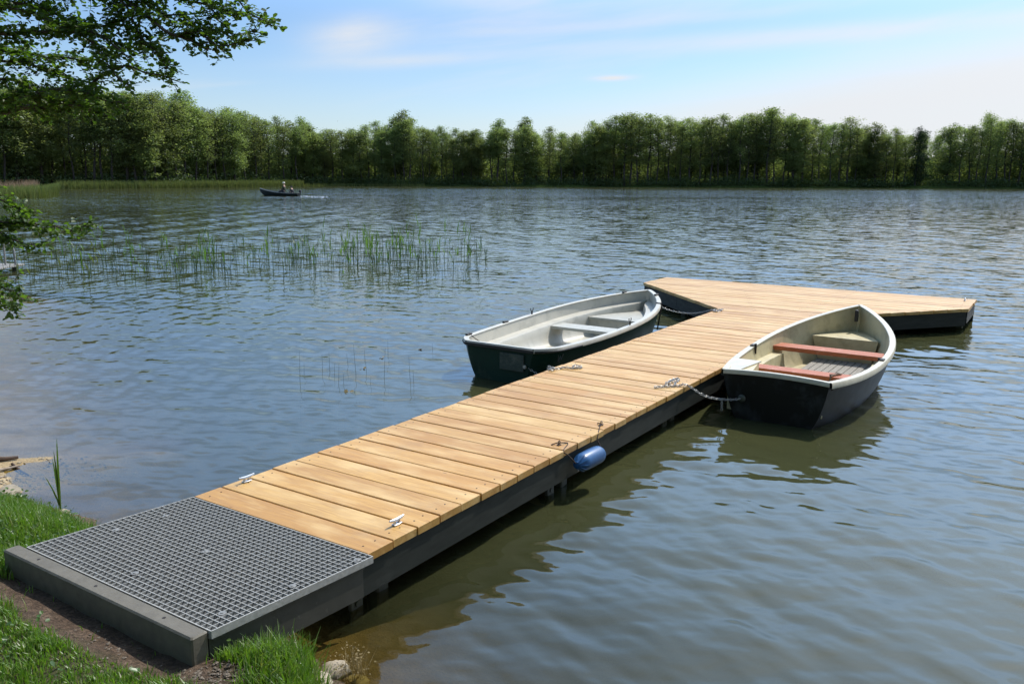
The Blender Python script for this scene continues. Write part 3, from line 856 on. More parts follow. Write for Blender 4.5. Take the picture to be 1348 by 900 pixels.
# bow seat moulding : top + front face
m = MB()
x0 = 10.22 - 7.475
xs = np.linspace(x0, b1.L * .955, 14)
zs = .365
top, = [[]]
ys = [max(b1.b(x / b1.L) * (1 - .17 * .3) - .05, .02) for x in xs]
ring = [(x, y) for x, y in zip(xs, ys)] + [(x, -y) for x, y in zip(xs[::-1], ys[::-1])]
m.prism([(p[0], p[1]) for p in ring[::-1]], .33, zs)
m.build('bow_seat', M['grey_seat'], g1)
m = MB(); m.box(x0 + .02, x0 + .035, -ys[0] + .02, ys[0] - .02, .06, .3295); m.build('seat_front', M['white_gel'], g1)
for u, y in ((.46, 1), (.46, -1)):
    rowlock(g1, u * b1.L, y * (b1.b(u) - .02), b1.zg(u), M['rubber'])
for u, sg in ((.30, 1), (.92, 1), (.92, -1), (.07, 1)):
    m = MB(); x, y, z = u * b1.L, sg * (b1.b(u) - .012), b1.zg(u) + .005
    m.rbox(x - .05, x + .05, y - .018, y + .018, z, z + .022, .005)
    m.build('fairlead', M['rubber'], g1)
m = MB()      # strap over the quarter and the cord hanging inside
u = .80; y = b1.b(u)
m.tube([(u * b1.L, -(y - .05), b1.zg(u) + .012), (u * b1.L, -(y + .022), b1.zg(u) + .012), (u * b1.L, -(y + .028), b1.zg(u) - .05), (u * b1.L, -(y - .02), .22)], .010, 8)
m.build('strap', M['rubber'], g1, smooth=True)
m = MB(); m.tube([(.26, b1.b(.07) - .02, b1.zg(.07) + .03), (.30, b1.b(.07) - .05, .44), (.40, b1.b(.07) - .10, .36), (.52, b1.b(.1) - .16, .325)], .0055, 6)
m.build('cord', M['rope'], g1, smooth=True)
# pale W-shaped mark on the starboard quarter
m = MB()
def side_pt(u, h):
    sec = b1.sec(u, -1, 0, 24)
    for a, b in zip(sec[:-1], sec[1:]):
        if a[2] >= h >= b[2]:
            f_ = (a[2] - h) / max(a[2] - b[2], 1e-6)
            return Vector((u * b1.L, a[1] + (b[1] - a[1]) * f_ - .004, h))
    return Vector(sec[-1])
wx = [0.25, 0.268, 0.29, 0.312, 0.33]; wz = [.375, .30, .36, .30, .375]
m.tube([side_pt(x / b1.L, z) for x, z in zip(wx, wz)], .0045, 5)
m.tube([side_pt(.29 / b1.L, .36), side_pt(.29 / b1.L, .29)], .0035, 5)
m.build('hull_mark', M['galv_clip'], g1)
m = MB(); m.lathe([(.022, 0), (.022, .012), (.010, .014)], 12, Matrix.Translation((-.013, -.345, .26)) @ Matrix.Rotation(-PI / 2, 4, 'Y')); m.build('mooring_eye', M['chain'], g1, smooth=True)

# --- cream boat
b2 = Boat(3.417, .669, .478, .502, .731, .244, 2.389, 1.108, .15, .15, .5); b2.camber = 0.02
g2 = empty('rowing_boat', J(7.492, 2.05, 0), RZ - .006)
tag(g2, 'dark slate rowing boat with cream interior and two red-brown seat planks beside the jetty', 'rowing boat')
make_hull(b2, g2, M['hull_slate'])
make_liner(b2, g2, M['cream'], None, floor=.115)
make_rail(b2, g2, M['cream_rail'], inset=.045, outset=.022, ht=.05)
m = MB()
m.tube([(u * b2.L, (b2.b(u) + .004), b2.zg(u) - .06) for u in US[1:]] + [(u * b2.L, -(b2.b(u) + .004), b2.zg(u) - .06) for u in US[::-1][1:-1]], .008, 6)
m.build('rubbing_strip', M['rubber'], g2, smooth=True)
m = MB()       # transom apron board inside
m.rbox(.040, .060, -b2.bt * .88, b2.bt * .88, .16, .50, .004); m.build('transom_board', M['cream'], g2)
thwart(b2, g2, 9.40 - 7.492, 9.64 - 7.492, .405, M['red_wood'], .045, shrink=.055)
thwart(b2, g2, 8.33 - 7.492, 8.53 - 7.492, .37, M['red_wood'], .045, shrink=.06)
# port quarter buoyancy box and side shelf   (port = +y)
m = MB()
xa, xb = .05, .62
yo = lambda x: b2.b(x / b2.L) - .045
m.prism([(xa, yo(xa) - .20), (xb, yo(xb) - .22), (xb, yo(xb)), (xa, yo(xa))], .12, .475)
m.build('quarter_box', M['cream'], g2)
m = MB()
m.prism([(xa - .0, yo(xa) - .06), (xb + .01, yo(xb) - .24), (xb + .01, yo(xb) + .01), (xa, yo(xa) + .01)], .4765, .488)
m.build('box_lid', M['cream_rail'], g2)
for sg in (1, -1):
    m = MB()
    xs_ = np.linspace(.64, 1.90, 10)
    inn = [(x, sg * (yo(x) - .135)) for x in xs_]; out_ = [(x, sg * (yo(x) - .02)) for x in xs_[::-1]]
    poly = inn + out_
    if sg > 0: pass
    else: poly = poly[::-1]
    m.prism(poly, .30, .33)
    m.build('side_shelf', M['cream'], g2)
    m = MB()
    m.grid([[(x, sg * (yo(x) - .137), .3295), (x, sg * (yo(x) - .16), .18), (x, sg * (yo(x) - .24), .07)] for x in xs_])
    m.build('shelf_front', M['cream'], g2)
# bow box
m = MB()
x0 = 2.70; xs_ = np.linspace(x0, b2.L * .95, 12)
yy = lambda x, z: max((b2.b(x / b2.L) - .06) * (1 - .45 * (0.42 - z)), .02)
ring_t = [(x, min(yy(x, .42) * .92, .37)) for x in xs_]
poly = ring_t + [(x, -y) for x, y in ring_t[::-1]]
n = len(poly)
vs = [(x + (.06 if x < x0 + .01 else 0), y * .80, .10) for x, y in poly] + [(x, y, .425) for x, y in poly]
m.add(vs, [tuple(range(n, 2 * n))[::-1], tuple(range(n))] + [((i + 1) % n, i, n + i, n + (i + 1) % n) for i in range(n)])
m.build('bow_box', M['cream'], g2)
# floorboards
fb = MB()
for i in range(9):
    y = -.36 + i * .075
    fb.rbox(1.55, 2.85, y, y + .068, .132, .149, .003)
for x in (1.65, 2.2, 2.75): fb.box(x, x + .06, -.36, .30, .118, .1315)
fb.build('floorboards', M['grey_wood'], g2)
for u, y in ((.40, 1), (.40, -1)):
    m = MB(); x = u * b2.L
    m.rbox(x - .04, x + .04, y * (b2.b(u) - .02) - .022, y * (b2.b(u) - .02) + .022, b2.zg(u) + .003, b2.zg(u) + .02, .004)
    m.tube([(x, y * (b2.b(u) - .05), b2.zg(u) - .08), (x, y * (b2.b(u) - .05), b2.zg(u) + .03)], .012, 8)
    m.build('rowlock_block', M['rubber'], g2)
m = MB(); m.rbox(b2.L - .20, b2.L - .15, -.018, .018, .55, .69, .004); m.build('stem_ring', M['rubber'], g2)
m = MB()
xr, yr = .93, -.30
for k in range(4):
    m.tube([(xr + .03 * k - .16, yr + .012 * k, .30), (xr + .03 * k - .12, yr + .01 * k, .375 + .006), (xr + .03 * k - .05, yr - .02 * k, .379), (xr + .02 * k + .02, yr - .01, .378), (xr + .03 * k + .06, yr + .02, .33)], .006, 6)
m.build('rope_end', simple('brown_rope', (0.16, 0.10, 0.06), rough=.9), g2, smooth=True)
m = MB(); m.lathe([(.036, 0), (.036, .010), (.026, .020), (.012, .022)], 16, Matrix.Translation((-.001, .29, .255)) @ Matrix.Rotation(-PI / 2, 4, 'Y')); m.build('mooring_eye', M['pile'], g2, smooth=True)

# ---------------------------------------------------------------- chains
def chain(label, paths, link=.034, wire=.0042):
    o_ = None
    m = MB()
    base = Vector(paths[0][0])
    for path in paths:
        pts = resample(path, link * .74)
        for i in range(len(pts) - 1):
            c = (pts[i] + pts[i + 1]) / 2; d = (pts[i + 1] - pts[i]).normalized()
            up = Vector((0, 0, 1)) if abs(d.z) < .9 else Vector((1, 0, 0))
            a = d.cross(up).normalized(); b = a.cross(d)
            side = (a * .8 + b * .6) if i % 2 else (b * .8 - a * .6)
            ring = []
            for k in range(12):
                th = 2 * PI * k / 12
                ring.append(c + d * (link * .5 - wire) * math.cos(th) - base + side * (link * .30) * math.sin(th))
            m.tube(ring, wire, 5, closed=True)
    o_ = m.build('mooring_chain', M['chain'], smooth=True)
    o_.location = base
    tag(o_, label, 'chain', 'mooring chains of the rowing boats')
    return o_
zc = ZD + .012
# wire sits a little above the deck
e1 = J(7.460, -.919 + .33, .26)
chain('chain from the stern of the green rowing boat, ending on the jetty planks',
      [[e1, J(7.44, -.40, .19), J(7.20, -.18, .23), J(6.99, -.025, ZD + .016), J(6.96, .03, zc), J(7.02, .09, zc), J(7.08, .10, zc), J(7.10, .20, zc), J(7.17, .22, zc)],
       [J(6.93, .02, zc), J(6.90, .06, zc + .002), J(6.96, .07, zc + .01), J(6.94, .02, zc + .012)],
       [J(7.12, .18, zc + .01), J(7.18, .17, zc + .01), J(7.20, .23, zc), J(7.14, .25, zc), J(7.12, .20, zc + .012)]])
e2 = J(7.492 - .03, 2.05 - .29, .255)
chain('chain from the stern of the cream-lined rowing boat, heaped doubled on the jetty edge',
      [[e2, J(7.36, 1.66, .255), J(7.20, 1.52, .30), J(7.06, 1.39, ZD + .016), J(7.02, 1.33, zc), J(6.93, 1.25, zc), J(6.88, 1.20, zc), J(6.84, 1.17, zc)],
       [J(7.00, 1.30, zc), J(7.10, 1.26, zc), J(7.22, 1.25, zc), J(7.25, 1.21, zc), J(7.16, 1.19, zc), J(7.05, 1.21, zc), J(6.95, 1.22, zc)],
       [J(6.98, 1.22, zc + .014), J(7.08, 1.23, zc + .014), J(7.18, 1.23, zc + .014), J(7.23, 1.25, zc + .012)],
       [J(7.32, 1.63, .26), J(7.322, 1.632, .20), J(7.324, 1.63, .13)]])
e3 = J(11.25, -.80, .50)
chain('thin chain from the bow of the green rowing boat to the flared platform',
      [[e3, J(11.25, -.62, .40), J(11.32, -.36, .355), J(11.40, -.16, .37), J(11.46, -.02, ZD + .014), J(11.50, .03, zc), J(11.58, .08, zc), J(11.66, .10, zc)],
       [J(11.48, .0, zc), J(11.44, .08, zc), J(11.50, .12, zc), J(11.56, .05, zc + .012)],
       [J(11.47, .0, zc), J(11.42, .03, zc), J(11.37, .08, zc), J(11.42, .10, zc)]])

# ---------------------------------------------------------------- stones, driftwood, pebbles
def stone(name, loc, r, label, seed, sq=(1, 1, .6)):
    rr = np.random.default_rng(seed)
    m = MB()
    N, K = 12, 18
    rows = []
    for i in range(N + 1):
        th = PI * i / N
        row = []
        for k in range(K + 1):
            ph = 2 * PI * (k % K) / K
            d = np.array([math.sin(th) * math.cos(ph), math.sin(th) * math.sin(ph), math.cos(th)])
            f_ = 1 + .26 * float(fbm(d[0] * 1.3 + seed, d[1] * 1.3 + d[2], seed, 2.2))
            row.append((d[0] * r * sq[0] * f_, d[1] * r * sq[1] * f_, d[2] * r * sq[2] * f_))
        rows.append(row)
    m.grid(rows)
    o_ = m.build(name, M['rock'], smooth=True)
    o_.location = loc; o_.rotation_euler = (0, 0, rr.uniform(0, 6))
    tag(o_, label, 'stone')
def on_ground(px, py, dz=0.0, it=8):
    z = .1
    for _ in range(it):
        p = at_z(px, py, z); z = z * .5 + .5 * float(terrain(np.array(p.x), np.array(p.y)))
    p = at_z(px, py, z); p.z = z + dz
    return p
stone('shore_stone', on_ground(414, 893, -.015), .075, 'grey-brown half-buried stone in the grass at the water edge beside a cream stone', 31, (1.2, .9, .6))
stone('shore_stone', on_ground(440, 885, .0), .07, 'rounded cream stone, the largest of the pale stones at the water edge', 32, (1.1, 1.0, .7))
stone('shore_stone', on_ground(466, 893, -.012), .055, 'low cream stone half hidden by dry plants beyond the larger cream stone', 33, (1.3, .9, .5))
stone('shore_stone', on_ground(84, 676, .01), .035, 'small brownish stone at the foot of the single tall reed', 34)
stone('shore_stone', on_ground(12, 648, .01), .075, 'flat whitish stone between the grass and the sand spit', 35, (1.5, 1, .35))
stone('shore_stone', on_ground(17, 654, .01), .022, 'tiny white stone at the edge of the flat whitish stone', 36)
def stick(pxs, r, label, mat, zoff=.02):
    pts = [on_ground(px, py, zoff) for px, py in pxs]
    z = max(p.z for p in pts)
    base = pts[0].copy()
    m = MB(); m.tube([p - base for p in pts], [r * (1 - .4 * i / (len(pts) - 1)) for i in range(len(pts))], 8)
    o_ = m.build('driftwood', mat, smooth=True); o_.location = base
    tag(o_, label, 'driftwood', 'driftwood on the sand spit')
stick([(-14, 607), (5, 607), (24, 605)], .022, 'dark wet branch lying at the outer edge of the sand spit', M['darkwood'])
stick([(-8, 623), (8, 620), (26, 616)], .012, 'pale bleached stick lying across the sand spit', M['driftwood'])
stick([(16, 612), (28, 622), (38, 627)], .010, 'short dark twig pointing to the tip of the sand spit', M['darkwood'], .012)
stick([(-10, 631), (4, 629), (9, 630)], .008, 'thin brown twig nearest the grass on the sand spit', M['driftwood'], .01)

def scatter_pebbles(name, cs, n, smin, smax, mat, seed):
    rr = np.random.default_rng(seed)
    V, Fc = [], []
    octv = np.array([(1, 0, 0), (-1, 0, 0), (0, 1, 0), (0, -1, 0), (0, 0, 1), (0, 0, -1), (.6, .6, .5), (-.6, .6, .5), (-.6, -.6, .5), (.6, -.6, .5)], float)
    octf = [(0, 6, 4), (6, 2, 4), (2, 7, 4), (7, 1, 4), (1, 8, 4), (8, 3, 4), (3, 9, 4), (9, 0, 4), (0, 2, 6), (2, 1, 7), (1, 3, 8), (3, 0, 9), (0, 5, 2), (2, 5, 1), (1, 5, 3), (3, 5, 0)]
    for i in range(n):
        c, a, b = cs[rr.integers(len(cs))]
        x, y = c.x + rr.normal() * a, c.y + rr.normal() * b
        s_, t_ = ST(x, y)
        if 1.84 < s_ < 3 and -.1 < t_ < 1.42: continue
        z = float(terrain(np.array(x), np.array(y)))
        r_ = rr.uniform(smin, smax)
        A_ = octv * r_ * (np.array([rr.uniform(.8, 1.4), rr.uniform(.7, 1.1), rr.uniform(.4, .8)])) * rr.uniform(.85, 1.15, (10, 1))
        th = rr.uniform(0, 6.28); co, si = math.cos(th), math.sin(th)
        A_ = A_ @ np.array([[co, si, 0], [-si, co, 0], [0, 0, 1]]) + np.array([x, y, z + r_ * .15])
        b0 = len(V) * 10; V.append(A_); Fc += [(b0 + p, b0 + q_, b0 + w) for p, q_, w in octf]
    return np_mesh(name, np.concatenate(V), np.array(Fc), mat)
o = scatter_pebbles('gravel', [(on_ground(305, 872), .09, .06), (on_ground(330, 885), .08, .06), (on_ground(280, 890), .08, .05), (on_ground(120, 845), .25, .08)], 420, .003, .009, M['pebble'], 3)
tag(o, kind='stuff')
o = scatter_pebbles('sand_pebbles', [(on_ground(35, 640), .12, .06), (on_ground(20, 632), .15, .08), (on_ground(60, 628), .2, .05), (on_ground(90, 615), .25, .1)], 260, .005, .016, M['rock'], 5)
tag(o, kind='stuff')

# ---------------------------------------------------------------- grass on the bank
def blades(xs, ys, zs, h, w, rr, bend=.5, segs=2):
    n = len(xs)
    th = rr.uniform(0, 2 * PI, n); lean = rr.uniform(.1, 1, n) * bend
    dx, dy = np.cos(th), np.sin(th)
    ph = th + PI / 2 + rr.normal(0, .5, n)
    wx_, wy_ = np.cos(ph) * w / 2, np.sin(ph) * w / 2
    V = []
    for k, (f_, wf) in enumerate(((0, 1.0), (.55, .85), (1.0, .12))):
        off = lean * h * f_ ** 2
        cx = xs + dx * off; cy = ys + dy * off; cz = zs + h * f_ * (1 - .3 * lean * f_)
        V.append(np.stack([cx - wx_ * wf, cy - wy_ * wf, cz], 1)); V.append(np.stack([cx + wx_ * wf, cy + wy_ * wf, cz], 1))
    V = np.stack(V, 1)           # n,6,3
    b = np.arange(n)[:, None] * 6
    Fc = np.concatenate([b + np.array([0, 1, 3, 2]), b + np.array([2, 3, 5, 4])], 0)
    return V.reshape(-1, 3), Fc
n = 420000
xs = rng.uniform(-5.2, 0.6, n); ys = rng.uniform(1.6, 6.2, n)
keep = ys > 1.6
dens = grass_density(xs, ys) * (0.55 + 0.45 * np.clip(fbm(xs, ys, 41, 5) + .6, 0, 1))
# only where the bank is not deep behind the camera
keep = rng.uniform(0, 1, n) < dens * np.clip(1.6 - np.hypot(xs + 2, ys - 4) / 4, .25, 1)
xs, ys = xs[keep], ys[keep]
zs = terrain(xs, ys) - .004
tuft = np.clip(fbm(xs, ys, 42, 9) + .5, 0, 1.4)
s_, t_ = ST(xs, ys)
lush = 1.25 * np.exp(-(((s_ - 2.2) / .28) ** 2 + ((t_ - 1.6) / .2) ** 2)) + .9 * np.exp(-(((s_ - 2.35) / .4) ** 2 + ((t_ + .75) / .6) ** 2))
h = (0.024 + 0.034 * tuft + .085 * np.clip(lush, 0, 1.2)) * rng.uniform(.6, 1.35, len(xs))
V, Fc = blades(xs, ys, zs, h, rng.uniform(.0035, .0065, len(xs)), rng, .75)
o = np_mesh('grass', V, Fc, M['grass'], smooth=False)
tag(o, kind='stuff')
print('grass blades', len(xs))
# broad-leaved weeds among the grass
def leaf_discs(c, nrm_az, tilt, size, rr, fold=.25):
    """rounded leaf of 2 quads+tips: base at c, pointing along az, tilted"""
    n = len(c)
    d = np.stack([np.cos(nrm_az) * np.cos(tilt), np.sin(nrm_az) * np.cos(tilt), np.sin(tilt)], 1)
    up = np.tile(np.array([0, 0, 1.0]), (n, 1)) + rr.normal(0, .35, (n, 3))
    sd = np.cross(d, up); sd /= np.linalg.norm(sd, axis=1, keepdims=True) + 1e-9
    nn_ = np.cross(sd, d)
    S = size[:, None]
    v = [c, c + d * S * .35 + sd * S * .36 + nn_ * S * fold * .3, c + d * S * .8 + sd * S * .30 + nn_ * S * fold * .2, c + d * S,
         c + d * S * .8 - sd * S * .30 + nn_ * S * fold * .2, c + d * S * .35 - sd * S * .36 + nn_ * S * fold * .3]
    V = np.stack(v, 1).reshape(-1, 3)
    b = np.arange(n)[:, None] * 6
    Fc = np.concatenate([b + np.array([0, 1, 2, 3]), b + np.array([0, 3, 4, 5])], 0)
    return V, Fc
n = 1700
xs = rng.uniform(-4.2, -1.0, n); ys = rng.uniform(2.6, 5.6, n)
s_, t_ = ST(xs, ys)
pr = grass_density(xs, ys) * (.12 + .9 * np.exp(-(((s_ - 2.45) / .35) ** 2 + ((t_ + .8) / .7) ** 2)))
k_ = rng.uniform(0, 1, n) < pr
xs, ys = xs[k_], ys[k_]
rep = 5
cx = np.repeat(xs, rep) + rng.normal(0, .02, len(xs) * rep); cy = np.repeat(ys, rep) + rng.normal(0, .02, len(xs) * rep)
c = np.stack([cx, cy, terrain(cx, cy) + rng.uniform(.02, .11, len(cx))], 1)
V, Fc = leaf_discs(c, rng.uniform(0, 2 * PI, len(c)), rng.normal(.25, .4, len(c)), rng.uniform(.013, .028, len(c)), rng)
o = np_mesh('weed_leaves', V, Fc, M['weed']); tag(o, kind='stuff')
# dry seeding plants at the stones
pts = [on_ground(px + rng.normal() * 7, py + rng.normal() * 2) for px, py in [(455, 888)] * 20 + [(474, 896)] * 26 + [(455, 897)] * 14 + [(135, 800)] * 3]
xs = np.array([p.x for p in pts]); ys = np.array([p.y for p in pts]); zs = np.array([p.z for p in pts])
V, Fc = blades(xs, ys, zs, rng.uniform(.06, .15, len(xs)), np.full(len(xs), .0028), rng, .8)
o = np_mesh('dry_grass', V, Fc, M['straw']); tag(o, kind='stuff')
c = V.reshape(-1, 6, 3)[:, 4, :]
c = np.repeat(c, 2, 0) + rng.normal(0, .008, (len(c) * 2, 3))
V, Fc = leaf_discs(c, rng.uniform(0, 6.28, len(c)), rng.normal(.3, .5, len(c)), rng.uniform(.006, .013, len(c)), rng)
o = np_mesh('dry_seed_heads', V, Fc, M['straw']); tag(o, kind='stuff')

# ---------------------------------------------------------------- reeds standing in the water
def reed_mesh(name, seed, hgt, leaves, mat, w=.011, thin=False):
    rr = random.Random(seed)
    m = MB()
    lean = (rr.uniform(-.06, .06), rr.uniform(-.06, .06))
    P = [Vector((lean[0] * hgt * (i / 5) ** 1.5, lean[1] * hgt * (i / 5) ** 1.5, -.5 + (hgt + .5) * i / 5)) for i in range(6)]
    m.tube(P, [w * .5, w * .48, w * .42, w * .36, w * .28, w * .14], 5)
    for k in range(leaves):
        f_ = rr.uniform(.45, .92); z0 = hgt * f_
        b = Vector((lean[0] * z0, lean[1] * z0, z0)); az = rr.uniform(0, 6.28); L_ = rr.uniform(.22, .42) * min(1, hgt)
        d = Vector((math.cos(az), math.sin(az), 0)); sd = Vector((-d.y, d.x, 0))
        out = rr.uniform(.2, .55)
        rows = []
        for i in range(4):
            t = i / 3
            c_ = b + d * (L_ * out * t ** 1.3) + Vector((0, 0, L_ * (t - .25 * t * t * out)))
            ww = w * (1.0, 1.15, .8, .08)[i]
            rows.append([c_ - sd * ww, c_ + sd * ww])
        m.grid(rows)
    me = m.build(name, mat)
    return me
protos = [reed_mesh('reed', 50 + i, hh, lv, M['reed'], .0095) for i, (hh, lv) in enumerate(((.80, 3), (.62, 2), (.9, 3), (.5, 2), (.7, 4), (.38, 1), (.58, 1)))]
def reed_place(n_, pick, seed):
    rr = random.Random(seed); out = []
    for i in range(n_): out.append(pick(rr))
    return out
def pick_main(rr):
    while True:
        c = rr.random()
        if c < .55:
            cx = rr.choice([270, 272, 268, 395, 393, 420, 452, 458, 462, 490, 495, 486, 500, 530, 535, 545, 330, 345, 240, 215, 180, 575, 590])
            px = rr.gauss(cx, 9); py = rr.gauss(350, 9)
        else:
            px = rr.uniform(60, 640); py = rr.gauss(349, 12)
        if px < 300: py += 8
        if 325 < py < 385 and px < 665: return px, py
used = set(); k = 0
for px, py in reed_place(285, pick_main, 5):
    p = at_z(px, py, 0)
    i = rnd.randrange(7) if px > 380 or rnd.random() < .6 else rnd.choice([3, 5, 6])
    if i not in used: o = protos[i]; used.add(i)
    else: o = link_copy(protos[i])
    o.location = p; o.rotation_euler = (rnd.gauss(0, .05), rnd.gauss(0, .05), rnd.uniform(0, 6.28))
    s1 = rnd.uniform(.8, 1.15); o.scale = (1, 1, s1)
    tag(o, 'green reed standing in the open water of the scattered reed bed', 'reed', 'reeds scattered in the water')
# the many thin stems between the larger reeds, seen only as a veil of strokes
rr = random.Random(15); bx = MB()
for i in range(460):
    px = rr.uniform(40, 640) if i % 3 else rr.gauss(rr.choice([260, 395, 470, 510, 540]), 22)
    py = rr.gauss(347 + (8 if px < 300 else 0), 11)
    if not 322 < py < 390: continue
    p = at_z(px, py, 0); hh = rr.uniform(.25, .75); lx, ly = rr.gauss(0, .045), rr.gauss(0, .045); wv = rr.uniform(.0045, .0072)
    bx.tube([p + Vector((0, 0, -.3)), p + Vector((lx * .4, ly * .4, hh * .6)), p + Vector((lx, ly, hh))], [wv * .8, wv * .7, wv * .2], 4)
    if rr.random() < .6:
        d = Vector((rr.gauss(0, 1), rr.gauss(0, 1), 0)).normalized()
        bx.tube([p + Vector((lx * .3, ly * .3, hh * .45)), p + d * .05 + Vector((lx * .4, ly * .4, hh * .72)), p + d * .13 + Vector((lx * .5, ly * .5, hh * .88))], [wv * .5, wv * .9, wv * .1], 4)
tag(bx.build('thin_reeds', M['reed']), kind='stuff')
pp = reed_mesh('reed', 71, .62, 1, M['reed_far'], .014); first = True
for i in range(60):
    px, py = rnd.uniform(-20, 150), rnd.gauss(352, 16)
    o = pp if first else link_copy(pp); first = False
    o.location = at_z(px, max(py, 325), 0); o.rotation_euler = (rnd.gauss(0, .06), rnd.gauss(0, .06), rnd.uniform(0, 6.28)); o.scale = (1, 1, rnd.uniform(.6, 1.3))
    tag(o, 'short yellowish reed in the water behind the low hanging branches', 'reed', 'yellowish reeds behind the hanging branches')
rp = [reed_mesh('rush_stalk', 80 + i, hh, 0, M['rush'], .0055) for i, hh in enumerate((.34, .22, .16))]
usedr = set()
for px, py, i in ((395, 508, 0), (400, 498, 2), (425, 496, 1), (434, 490, 1), (441, 500, 2), (459, 487, 1), (446, 510, 1), (453, 512, 2), (469, 502, 0), (483, 497, 1), (488, 514, 2), (511, 473, 1), (506, 503, 0), (541, 510, 0), (545, 512, 1), (570, 467, 2), (480, 478, 2)):
    if i not in usedr: o = rp[i]; usedr.add(i)
    else: o = link_copy(rp[i])
    o.location = at_z(px, py, 0); o.rotation_euler = (rnd.gauss(0, .06), rnd.gauss(0, .06), rnd.uniform(0, 6))
    o.scale = (1, 1, rnd.uniform(.9, 1.3))
    tag(o, 'thin dark leafless stalk poking out of the calm water left of the green rowing boat', 'rush', 'thin stalks in calm water')
# lone tall reed by the bank
m = MB()
for (az, L_, out, ww) in ((0.3, .50, .04, .016), (2.6, .36, .10, .014), (3.6, .25, .28, .012), (5.4, .22, .15, .011), (1.4, .42, -.02, .014)):
    d = Vector((math.cos(az), math.sin(az), 0)); sd = Vector((1, .2, 0)).normalized()
    m.grid([[(d * (L_ * out * t ** 1.5) + Vector((0, 0, L_ * t))) + sd * ww * x * wf for x in (-.5, 0, .5)] for t, wf in ((0, .6), (.3, 1), (.65, .8), (.9, .4), (1, .05))])
o = m.build('reed', M['reed']); o.location = on_ground(80, 672)
tag(o, 'single tall reed blade tuft standing at the edge of the grassy bank', 'reed')
# floating leaves
fl = None
for i, (px, py, lab) in enumerate(((478, 486, 'whitish dead leaf floating among the thin stalks'), (455, 517, 'small pale dead leaf floating below the thin stalks'), (502, 471, 'tiny pale floating leaf beyond the thin stalks'), (552, 461, 'dark floating leaf patch near the stern of the green boat'))):
    c = np.array([[0, 0, 0], [.03, .02, .004], [-.02, .03, .002]]) * rnd.uniform(.8, 1.3)
    V, Fc = leaf_discs(c, rng.uniform(0, 6, 3), rng.normal(.15, .1, 3), rng.uniform(.03, .05, 3), rng)
    o = np_mesh('floating_leaf', V, Fc, M['straw'] if i < 3 else M['darkwood']); o.location = at_z(px, py, .060)
    tag(o, lab, 'leaf')

# ---------------------------------------------------------------- far shore
FS = [(-260, 60), (-130, 70), (-80, 76), (-58, 92), (-60, 112), (-78, 138), (-64, 151), (-46, 189), (-20, 196), (4.4, 198), (57, 199), (118, 198.5), (175, 195), (320, 180)]
FSx = np.array([p[0] for p in FS], float); FSy = np.array([p[1] for p in FS], float)
sh_pts = resample([(x, y, 0) for x, y in FS], 2.0)
# far land : strips offset away from the lake
m_rows = []
for i, p in enumerate(sh_pts):
    a, b = sh_pts[max(i - 1, 0)], sh_pts[min(i + 1, len(sh_pts) - 1)]
    rad = Vector((p.x, p.y, 0)).normalized()
    row = []
    for d_, z_ in ((-3, -1.2), (0, .12), (2, .45), (6, .7), (14, 1.8), (26, 4.2), (40, 6.8), (70, 8.5), (160, 8.5), (2300, 6.0)):
        q_ = p + rad * d_
        z_ = z_ if (p.y > 147 or d_ <= 0) else min(8.0, .04 + max(0.0, (p + rad * d_).length - 178) * .2)
        row.append((q_.x, q_.y, z_ + (0 if p.y <= 147 else .25 * math.sin(i * .7 + d_) + .2 * math.sin(i * .31 + d_ * 2) if 0 < d_ < 100 else 0)))
    m_rows.append(row)
m = MB(); m.grid([r_[::-1] for r_ in m_rows])
def meadow():
    k = NT('dark_meadow_floor')
    pos = k.n('ShaderNodeNewGeometry').outputs['Position']
    n1 = k.noise(pos, .12, 6); n2 = k.noise(pos, 1.4, 4)
    col = k.ramp(n1.outputs[0], [(.35, (.035, .050, .015)), (.55, (.060, .092, .022)), (.7, (.09, .125, .03))])  # dark green ground, mottled by noise
    col = k.mix(k.ramp(n2.outputs[0], [(.4, (.6, .6, .6)), (.65, (0, 0, 0))]), col, (.028, .034, .014))
    b = k.n('ShaderNodeBsdfDiffuse'); k.l(col, b.inputs[0]); k.l(b.outputs[0], k.out.inputs[0])
    return k.m
o = m.build('far_shore_ground', meadow(), smooth='full'); tag(o, kind='structure')

